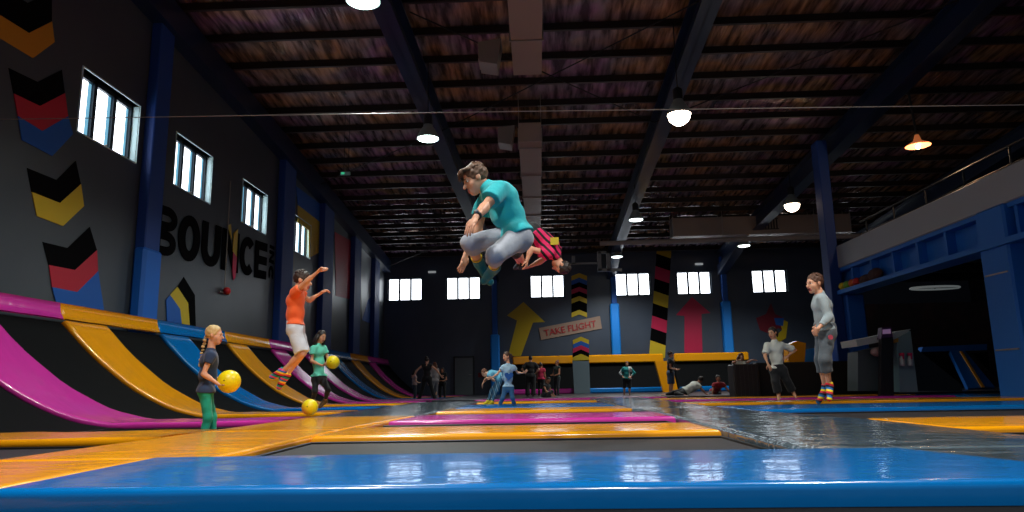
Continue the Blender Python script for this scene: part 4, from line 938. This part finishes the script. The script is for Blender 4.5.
# --- the jumping man ------------------------------------------------
def man_extra(ro, Q, hp, HM, Sv, Fv, U, side, spine):
    w_, e_ = Q['wrL'], Q['elL']; d = nrm(e_-w_); c = w_+d*.025
    b = MB(); b.tube([c-d*.013, c-d*.011, c+d*.011, c+d*.013], [.029, .033, .033, .029], 16)
    ws = obj('watch_strap', b.V, b.F, mat('watch_black', (20, 22, 26), .4), ro, True)
    n = nrm(np.array([-.35, -1, .3])-d*(np.array([-.35, -1, .3])@d)); b = MB(); b.tube([c+n*.03, c+n*.041], [.019, .018], 14); obj('watch_face', b.V, b.F, mat('watch_steel', (120, 130, 136), .3, metal=.6), ws)
    for j, s in enumerate('LR'):
        f = nrm(Q['an'+s]-Q['kn'+s]); c = Q['an'+s]-f*.075; b = MB(); b.tube([c, c-f*.02], [.044, .045], 16); obj('sock_cuff', b.V, b.F, mat('cuff_yellow', (226, 190, 40), .8), part_of(ro, 'sock', j))
person('man in a turquoise T-shirt and grey sweatpants jumping with knees tucked up', 5.35, dict(
    head=(475.5, 179), neck=(487, 187), chest=(500, 197.5), pelvis=(516, 232),
    shL=(499, 190, -.17), elL=(484.5, 207.5, -.33), wrL=(476, 217, -.46), haL=(469, 229, -.5), pnL=(.3, .5, -1), cuL=.35,
    shR=(486, 194, .17), elR=(478, 229, .26), wrR=(466, 254, .28), haR=(462, 269, .28), pnR=(-.6, .3, 0), cuR=.3,
    hipL=(519, 238, -.09), knL=(495, 255, -.36), anL=(494, 268, -.02), toL=(484, 281, .1),
    hipR=(513, 236, .09), knR=(470, 243, -.12), anR=(479, 263, .16), toR=(490, 282, .22)),
    S=1.0, wt=.93, face=(-1, -.25, -.55), headup=(-.45, -.1, 1), vox=.0085, top=(cloth('turquoise', (20, 176, 186)), .62, .022, .05), bottom=(cloth('light_grey', (158, 164, 176)), 1.35, .014, .0),
    hair=(hairm('brown', (92, 62, 42)), 'fringe'), feet=(cloth('teal_sock', (10, 116, 128)), .07, .004), extra=man_extra)
# --- somersaulting child behind --------------------------------------
def flip_extra(ro, Q, hp, HM, Sv, Fv, U, side, spine):
    c = Q['chest']+np.array([.06, -.16, .04]); b = MB(); b.box(c-[.05, .008, .045], c+[.05, .008, .045]); obj('shirt_patch', b.V, b.F, mat('patch_yellow', (196, 176, 40), .7), part_of(ro, 'shirt'))
STR = stripes('pink_black_stripes', [(222, 34, 100), (222, 34, 100), (18, 12, 18), (18, 12, 18), (222, 34, 100)], (1, 0, .9), 13)
person('child in a pink and black striped shirt somersaulting behind the jumping man', 8.6, dict(
    head=(561, 266), neck=(557, 258), chest=(549.5, 247), pelvis=(532, 231),
    shL=(548, 254, -.13), elL=(531, 249, -.2), wrL=(527, 260, -.22), haL=(526, 268, -.22), cuL=.9,
    shR=(556, 250, .13), elR=(541, 261, .2), wrR=(531, 266, .15), haR=(525, 269, .1),
    hipL=(531, 234, -.07), knL=(516, 253, -.12), anL=(524, 262, .1), toL=(520, 268, .1),
    hipR=(532, 233, .07), knR=(514, 250, .1), anR=(520, 264, .25), toR=(515, 268, .25)),
    S=.84, wt=1.08, hs=1.08, face=(-.7, -.1, -.7), headup=(.5, 0, -.8), vox=.01, top=(STR, .5, .016, -.06), bottom=(cloth('black', (14, 14, 18)), 1.1, .014, 0), hair=(hairm('dark', (38, 28, 26)), 'short'), feet=(cloth('navy', (24, 30, 50)), .02, .004), extra=flip_extra)
# --- girl with the yellow ball ----------------------------------------
def girl_extra(ro, Q, hp, HM, Sv, Fv, U, side, spine):
    b = MB()
    for s in 'LR':
        p = Q['sh'+s]+np.array([.0, 0, .0]); b.sphere(p+nrm(p-Q['chest'])*.045+[0, 0, .0], .03, 10, 8)
    obj('sleeve_trim', b.V, b.F, mat('trim_coral', (170, 70, 84), .8), ro, True)
person('girl in a navy shirt and teal trousers with a blond braid holding a yellow ball', 7.6, dict(
    head=(214.5, 335), neck=(211, 350), chest=(209.5, 361), pelvis=(206, 389),
    shR=(211, 355.5, -.13), elR=(203.5, 374, -.16), wrR=(219, 384.5, -.12), haR=(230, 388.5, -.05), pnR=(0, .1, 1), cuR=.5,
    shL=(212, 355.5, .13), elL=(209, 374, .18), wrL=(221, 381, .14), haL=(232, 384, .1), pnL=(0, -.2, 1), cuL=.5,
    hipR=(205, 392, -.075), knR=(208, 417, -.07), anR=(202, 441, -.06), toR=(210, 446, -.08),
    hipL=(206, 392, .075), knL=(212, 417, .08), anL=(213, 441, .1), toL=(222, 446, .1), braid=(199.5, 363, -.02)),
    S=.78, wt=.86, face=(1, .1, .05), headup=(.05, 0, 1), vox=.0085, top=(cloth('navy_shirt', (34, 52, 84)), .42, .012, .05), bottom=(cloth('teal', (8, 152, 124)), 1.85, .008, .004), hair=(hairm('blond', (206, 172, 116)), 'braid'), feet=(cloth('teal_sock', (10, 116, 128)), .03, .004), hs=1.1, extra=None)
ball(229, 381.5, 7.58, .122, 'yellow ball held by the girl in teal trousers')
# --- boy in orange -----------------------------------------------------
SOCK = stripes('rainbow_socks', [(214, 40, 60), (240, 200, 30), (20, 110, 190), (226, 60, 140), (20, 150, 150), (40, 40, 60)], (.35, 0, 1), 9)
person('boy in an orange T-shirt and white shorts jumping with arms flung forward', 7.9, dict(
    head=(302.5, 280.5), neck=(297.5, 289.5), chest=(296, 300), pelvis=(294.5, 325),
    shR=(295, 292.5, -.13), elR=(306.5, 281.5, -.22), wrR=(317, 272.5, -.26), haR=(321.5, 268.5, -.27), cuR=1.2, pnR=(.3, 0, -1),
    shL=(300, 292.5, .14), elL=(309, 300.5, .25), wrL=(319.5, 294, .26), haL=(325, 290.5, .26), cuL=1.2, pnL=(.3, 0, -1),
    hipR=(294, 329, -.08), knR=(302, 354, -.12), anR=(281.5, 372, -.05), toR=(272, 377, .0),
    hipL=(297, 329, .08), knL=(303, 353, .06), anL=(286, 376, .12), toL=(279, 387, .15)),
    S=.9, wt=.76, hs=1.06, face=(1, .05, .05), headup=(.15, 0, 1), vox=.009, top=(cloth('orange', (236, 98, 42)), .42, .018, -.0), bottom=(cloth('white', (196, 202, 212)), .96, .02, .016), hair=(hairm('darkbrown', (52, 34, 26)), 'short'), feet=(SOCK, .05, .008), mouth=.012)
# --- woman in mint -------------------------------------------------------
person('girl in a mint top and black leggings holding a yellow ball', 12.3, dict(
    head=(321.5, 336.5), neck=(318.5, 344.5), chest=(318.5, 352), pelvis=(319, 375),
    shR=(313.5, 348.5, -.12), elR=(311.5, 361, -.16), wrR=(322, 365.5, -.24), haR=(328, 364, -.2), cuR=.6,
    shL=(324, 348.5, .1), elL=(328, 359, .1), wrL=(331, 365.5, -.02), haL=(334, 366.5, -.05), cuL=.6,
    hipR=(315.5, 379, -.06), knR=(315, 391, -.1), anR=(313, 401, -.02), toR=(311, 405, -.05),
    hipL=(322.5, 379, .06), knL=(328, 390, -.04), anL=(325, 401, .1), toL=(320, 406.5, .05)),
    S=.84, wt=.82, hs=1.05, face=(.85, -.5, .1), vox=.012, top=(cloth('mint', (98, 204, 176)), .5, .016, .03), bottom=(cloth('black', (14, 14, 18)), 1.75, .006, 0), hair=(hairm('dark', (38, 28, 26)), 'long'), feet=(mat('boot_brown', (92, 70, 40), .6), .04, .008), skin=mat('skin_warm', (204, 146, 112), .5, sss=.08))
ball(332.8, 362.3, 12.15, .115, 'yellow ball held by the girl in the mint top')
ball(309.8, 407.2, 10.2, .115, 'loose yellow ball by the feet of the girl in mint')
# --- heart shirt kid -------------------------------------------------------
def heart_extra(ro, Q, hp, HM, Sv, Fv, U, side, spine):
    c = Q['chest']*.62+Q['pelvis']*.38; fx = nrm(np.cross(side, spine)); fx = fx if fx[1] < 0 else -fx
    P = []
    for t in np.linspace(0, 2*math.pi, 25)[:-1]:
        x = 16*math.sin(t)**3; z = 13*math.cos(t)-5*math.cos(2*t)-2*math.cos(3*t)-math.cos(4*t); P.append(c+fx*.112+side*x*.0055+spine*z*.0055)
    b = MB(); b.prism(P, fx*.012); obj('heart_print', b.V, b.F, mat('heart_blue', (20, 84, 160), .7), part_of(ro, 'shirt'))
person('girl in a pale blue T-shirt with a blue heart print and jeans', 14.2, dict(
    head=(506.5, 356.5), neck=(508, 364), chest=(508, 370), pelvis=(508, 386),
    shR=(503, 367, -.02), elR=(497.5, 374, -.08), wrR=(492, 377.5, -.12), haR=(488.5, 378.5, -.13),
    shL=(513.5, 367, .02), elL=(518, 373, .1), wrL=(523, 373, .02), haL=(526.5, 371, .0),
    hipR=(505.5, 389, 0), knR=(502.5, 398, -.05), anR=(499.5, 405.5, 0), toR=(496.5, 408.5, -.12),
    hipL=(511, 389, 0), knL=(512.5, 398, -.03), anL=(514.5, 405.5, .03), toL=(513, 408.5, -.08)),
    S=.68, wt=.82, hs=1.15, face=(-.8, -.6, .05), vox=.012, top=(cloth('pale_blue', (162, 196, 220)), .45, .014, .02), bottom=(cloth('jeans', (44, 92, 132)), 1.9, .008, .004), hair=(hairm('midbrown', (74, 46, 30)), 'pony'), feet=(cloth('grey', (90, 100, 110)), .02, .004), extra=heart_extra)
JSTR = stripes('striped_jeans', [(40, 96, 130), (150, 180, 200), (40, 96, 130), (90, 140, 170)], (1, 0, .3), 11)
person('child bending forward in striped leggings and yellow shoes behind the heart shirt', 16.2, dict(
    head=(484.5, 373), neck=(488.5, 373.5), chest=(491.5, 374.5), pelvis=(501, 376),
    shR=(489.5, 375.5, -.1), elR=(494, 380.5, -.16), wrR=(490, 378, -.25), haR=(487, 377.5, -.28),
    shL=(490.5, 374, .1), elL=(486, 379, .2), wrL=(483, 383, .2), haL=(482, 386, .2),
    hipR=(500.5, 379, -.06), knR=(496, 391, -.08), anR=(492, 402, -.05), toR=(488, 405.5, -.05),
    hipL=(500.5, 379, .06), knL=(492, 390, .0), anL=(488.5, 401, .06), toL=(484, 404.5, .06)),
    S=.74, face=(-.8, -.5, -.25), headup=(-.6, 0, .8), vox=.014, top=(cloth('sky_top', (96, 170, 200)), .4, .012, .0), bottom=(JSTR, 1.9, .006, 0), hair=(hairm('auburn', (110, 62, 40)), 'short'), feet=(mat('shoe_yellow', (226, 200, 20), .6), .01, .012))
# --- tall boy on the right ----------------------------------------------------
def logo_extra(ro, Q, hp, HM, Sv, Fv, U, side, spine):
    c = Q['hipL']*.75+Q['knL']*.25; b = MB(); b.tube([c+[0, -.115, .02], c+[0, -.122, .02]], .028, 12); obj('trouser_badge', b.V, b.F, mat('badge_pink', (170, 60, 80), .7), part_of(ro, 'trousers'))
SOCK2 = stripes('striped_socks', [(214, 30, 50), (244, 214, 30), (14, 110, 180), (30, 34, 60)], (.3, 0, 1), 11)
person('tall boy in a grey long-sleeved shirt and dark grey trousers, mid-jump in striped socks', 8.3, dict(
    head=(814.5, 283.5), neck=(819.5, 293), chest=(821.5, 305), pelvis=(826.5, 329),
    shL=(822.5, 299, -.13), elL=(828.5, 316.5, -.18), wrL=(818.5, 328.5, -.22), haL=(812.5, 335, -.12), cuL=1.0, pnL=(0, .6, -.3),
    shR=(819, 299, .14), elR=(820, 317, .18), wrR=(815.5, 329, .05), haR=(811.5, 335.5, -.02), cuR=1.0, pnR=(0, -.6, -.3),
    hipL=(827, 333, -.08), knL=(825, 360, -.14), anL=(829.5, 386, -.06), toL=(829.5, 399, -.14),
    hipR=(824, 333, .08), knR=(820.5, 359, .02), anR=(825.5, 388, .08), toR=(818.5, 401.5, .05)),
    S=.92, wt=.86, hs=1.04, face=(-1, -.3, .02), headup=(-.05, 0, 1), vox=.009, top=(cloth('marl_grey', (150, 164, 170)), 1.75, .014, .02), bottom=(cloth('slate', (74, 82, 90)), 1.45, .022, .012), hair=(hairm('chestnut', (88, 58, 44)), 'short'), feet=(SOCK2, .05, .004), mouth=.016, extra=logo_extra)
# --- girl in white ----------------------------------------------------------
person('girl in a white top and baggy black trousers with a hand on her hip', 13.2, dict(
    head=(772.5, 333), neck=(774.5, 341), chest=(775, 349), pelvis=(778, 367),
    shL=(767.5, 345.5, -.02), elL=(765, 356, -.1), wrL=(768, 364, -.2), haL=(770, 367.5, -.22),
    shR=(782, 345.5, .02), elR=(795, 350, .06), wrR=(787.5, 356.5, -.02), haR=(783, 358.5, -.08),
    hipL=(775, 371, 0), knL=(775.5, 382, -.05), anL=(778.5, 393.5, 0), toL=(778.5, 400, -.1),
    hipR=(782, 371, 0), knR=(787, 381, -.02), anR=(793, 392, .05), toR=(796, 397.5, -.05)),
    S=.84, wt=.86, hs=1.05, face=(-.75, -.6, .1), vox=.012, top=(cloth('white_top', (206, 206, 196)), .8, .02, .03), bottom=(cloth('black', (14, 14, 18)), 1.85, .03, .02), hair=(hairm('dark', (38, 28, 26)), 'pony'), skin=mat('skin_warm', (204, 146, 112), .5, sss=.08))
# --- far figures --------------------------------------------------------------
def far(label, Y, cx, head, foot, face, top, bottom, hair, arms='down', spread=.12, S=None, lean=0., **k):
    """a standing far figure between a head-top pixel row and a foot pixel row"""
    base = onY(cx, foot, Y); topz = onY(cx, head, Y)[2]; Hh = topz-base[2]; s = S or Hh/1.75; px = F/Y*1.02   # pixels per metre
    def P(dx, hfrac, dy=0): return (cx+dx*px*s+lean*px*hfrac*Hh, foot-(foot-head)*hfrac, dy*s)
    sd = 1
    f = nrm(np.array(face, float)); sx, sy = f[1], -f[0]     # right-hand side vector is (fy,-fx); left is its negative
    L = (-sx, -sy)
    def side(a, h, fwd=0): return P(L[0]*a+f[0]*fwd, h, L[1]*a+f[1]*fwd)
    J = dict(head=P(0, .93), neck=P(0, .845), chest=P(0, .76), pelvis=P(0, .545), toL=side(spread+.02, .012, .16), toR=side(-spread-.02, .012, .16),
             anL=side(spread, .045), anR=side(-spread, .045), knL=side(.09+spread*.3, .29, .03), knR=side(-.09-spread*.3, .29, .03), hipL=side(.09, .52), hipR=side(-.09, .52),
             shL=side(.17, .81), shR=side(-.17, .81))
    A = {'down': ((.22, .64, .02), (.24, .5, .08), (.24, .44, .1)), 'hips': ((.36, .68, -.04), (.2, .58, .06), (.14, .56, .1)), 'front': ((.23, .64, .04), (.12, .6, .24), (.05, .6, .28)), 'out': ((.38, .72, 0), (.52, .6, .05), (.58, .56, .08)), 'up': ((.3, .9, .1), (.25, 1.02, .15), (.24, 1.06, .16))}[arms]
    for s_, q in (('L', 1), ('R', -1)):
        for nm, (a, h, fo) in zip(('el', 'wr', 'ha'), A): J[nm+s_] = side(q*a, h, fo)
    return person(label, Y, J, S=s, face=tuple(f), vox=.02, top=top, bottom=bottom, hair=hair, eyes=True, **k)
BKH = hairm('dark', (38, 28, 26)); BLK = cloth('black', (14, 14, 18)); DKG = cloth('charcoal', (40, 42, 48)); SHOE = mat('shoe_dark', (30, 30, 34), .6)
far('adult in black with legs planted wide, back to the camera, far left', 26.5, 427, 357, 403, (.2, 1, 0), (BLK, .1, .012, .02), (BLK, 1.9, .012, .02), (BKH, 'bun'), 'out', .34, feet=(SHOE, .02, .01))
far('child in a pale top half hidden beside the adult in black', 27.5, 414.5, 370, 402, (1, .2, 0), (cloth('pale_pink', (170, 140, 136)), .5, .012, .02), (DKG, 1.9, .01, 0), (BKH, 'long'), 'front', .1)
far('person in a pale sweater standing behind the adult in black', 28.5, 434.5, 362, 402, (-.6, .8, 0), (cloth('pale_grey', (150, 140, 140)), 1.8, .014, .04), (cloth('greyjeans', (110, 110, 116)), 1.9, .01, 0), (hairm('auburn', (110, 62, 40)), 'long'), 'down', .1)
far('teenager in a black T-shirt and trousers standing near the grey door', 28.8, 442.5, 367.5, 401, (-.3, -1, 0), (BLK, .5, .012, .03), (BLK, 1.9, .012, 0), (BKH, 'long'), 'front', .12, feet=(SHOE, .02, .01), skin=SKIN2)
far('adult in long black clothes, back to the camera, before the yellow arrow', 27.5, 530.5, 356, 398, (0, 1, 0), (BLK, .8, .02, .3), (BLK, 1.9, .03, .03), (BKH, 'bun'), 'hips', .12, feet=(SHOE, .02, .01))
far('child in a bright pink top standing behind the adult in long black', 28.5, 541, 363, 398, (.5, 1, 0), (cloth('hot_pink', (200, 44, 84)), .4, .014, .02), (BLK, 1.9, .01, 0), (BKH, 'bun'), 'down', .1, skin=SKIN2)
far('person in a dark green vest and leggings beside the grey padded post', 29.5, 557, 360.5, 398, (-.8, -.6, 0), (cloth('dark_green', (36, 50, 44)), .1, .014, .02), (DKG, 1.9, .008, 0), (hairm('auburn', (110, 62, 40)), 'bun'), 'front', .1, skin=SKIN2)
person('person in black crouching on the mats before the back wall', 25., dict(
    head=(548.5, 380), neck=(547.2, 384), chest=(546, 387), pelvis=(544.5, 394),
    shR=(544, 386, -.1), elR=(546, 391, -.22), wrR=(551, 394, -.3), haR=(553, 396.5, -.3),
    shL=(549, 386, .1), elL=(551, 391.5, .1), wrL=(554, 395, .05), haL=(555, 397, .05),
    hipR=(543.5, 395.5, -.1), knR=(550, 393, -.3), anR=(546.5, 398, -.3), toR=(550.5, 399, -.35),
    hipL=(546, 395.5, .1), knL=(552, 391.5, .1), anL=(549.5, 398, .1), toL=(554, 399, .1)),
    S=.8, face=(.8, -.6, 0), vox=.02, top=(BLK, .2, .012, .0), bottom=(DKG, 1.9, .01, 0), hair=(BKH, 'short'), skin=SKIN2)
far('boy in a white and teal jacket with hands on hips, before the back wall', 26.5, 627, 361.5, 397.5, (-.2, -1, 0), (stripes('teal_white_jacket', [(30, 140, 140), (200, 206, 206), (30, 140, 140)], (1, 0, 0), 2.6, phase=.17), 1.7, .016, .06), (BLK, 1.05, .02, .03), (hairm('midbrown', (74, 46, 30)), 'short'), 'hips', .14)
far('man in a black T-shirt and blue shorts standing by the slanted orange pad', 25.5, 670.5, 351, 398, (1, -.2, 0), (BLK, .5, .016, .05), (cloth('blue_shorts', (44, 66, 96)), .95, .03, .02), (BKH, 'short'), 'front', .1, feet=(SHOE, .02, .01))
person('person in a white T-shirt lying propped on the mats at the back', 24., dict(
    head=(700.5, 380), neck=(698, 383.5), chest=(694.5, 386), pelvis=(685.5, 391.5),
    shR=(699, 386.5, -.1), elR=(702.5, 390, -.15), wrR=(706, 394, -.15), haR=(708.5, 395, -.15),
    shL=(696.5, 384, .12), elL=(700, 388, .2), wrL=(704, 392, .2), haL=(706.5, 394, .2),
    hipR=(685, 392.5, -.05), knR=(676.5, 394, -.25), anR=(685, 396, -.45), toR=(688, 396, -.5),
    hipL=(684, 391, .1), knL=(674, 392.5, .1), anL=(665, 395.5, .15), toL=(661, 395, .15)),
    S=.98, face=(.7, .7, .1), vox=.02, top=(cloth('white_top', (206, 206, 196)), .4, .03, .02), bottom=(BLK, 1.9, .02, 0), hair=(BKH, 'short'), skin=SKIN2)
person('person in a red T-shirt crawling on the mats at the back', 24.5, dict(
    head=(718, 378.5), neck=(718.5, 382.5), chest=(719, 385), pelvis=(715, 391.5, .4),
    shR=(714, 384.5, -.1), elR=(713, 390, -.15), wrR=(712.5, 394.5, -.2), haR=(712, 396, -.25),
    shL=(723.5, 384.5, 0), elL=(727, 389, -.05), wrL=(730.5, 393, -.1), haL=(732.5, 395, -.15),
    hipR=(712, 392, .45), knR=(711, 395, .2), anR=(712, 395, .8), toR=(712, 395.5, 1),
    hipL=(718, 392, .45), knL=(720, 395, .2), anL=(720, 395, .8), toL=(720, 395.5, 1)),
    S=.9, face=(.1, -1, .1), vox=.02, top=(cloth('red', (150, 20, 36)), .5, .016, .02), bottom=(DKG, 1.9, .012, 0), hair=(BKH, 'short'), skin=SKIN2)
person('brown-haired person in white leaning over the slatted end of the barrier', 20.9, dict(
    head=(741, 356.5), neck=(740, 361), chest=(739.5, 365), pelvis=(738, 381, .3),
    shR=(744.5, 363.5, 0), elR=(748, 362, -.25), wrR=(752.5, 359.8, -.42), haR=(755, 359.8, -.45),
    shL=(735, 363.5, 0), elL=(733, 362.5, -.25), wrL=(737.5, 360.5, -.42), haL=(740, 360.3, -.45),
    hipR=(740.5, 383, .3), knR=(741, 390, .2), anR=(741, 397, .3), toR=(741, 398.5, .1),
    hipL=(735.5, 383, .3), knL=(735, 390, .2), anL=(735, 397, .3), toL=(735, 398.5, .1)),
    S=.86, face=(.3, -1, -.3), vox=.02, top=(cloth('white_top', (206, 206, 196)), .7, .014, .02), bottom=(DKG, 1.9, .01, 0), hair=(hairm('copper', (120, 72, 42)), 'long'))
# ------------------------------------------------------------------ world, colour management
w = bpy.data.worlds.new('world'); SC.world = w; w.use_nodes = True
w.node_tree.nodes['Background'].inputs[0].default_value = (.62, .72, .9, 1); w.node_tree.nodes['Background'].inputs[1].default_value = .2
SC.view_settings.view_transform = 'Standard'; SC.view_settings.look = 'None'; SC.view_settings.gamma = 1; SC.view_settings.use_curve_mapping = False
SC.view_settings.exposure = 0.0
SC.cycles.use_denoising = True; SC.cycles.max_bounces = 6; SC.cycles.sample_clamp_indirect = 4
for o in SC.objects:
    if '_o' in o: del o['_o']
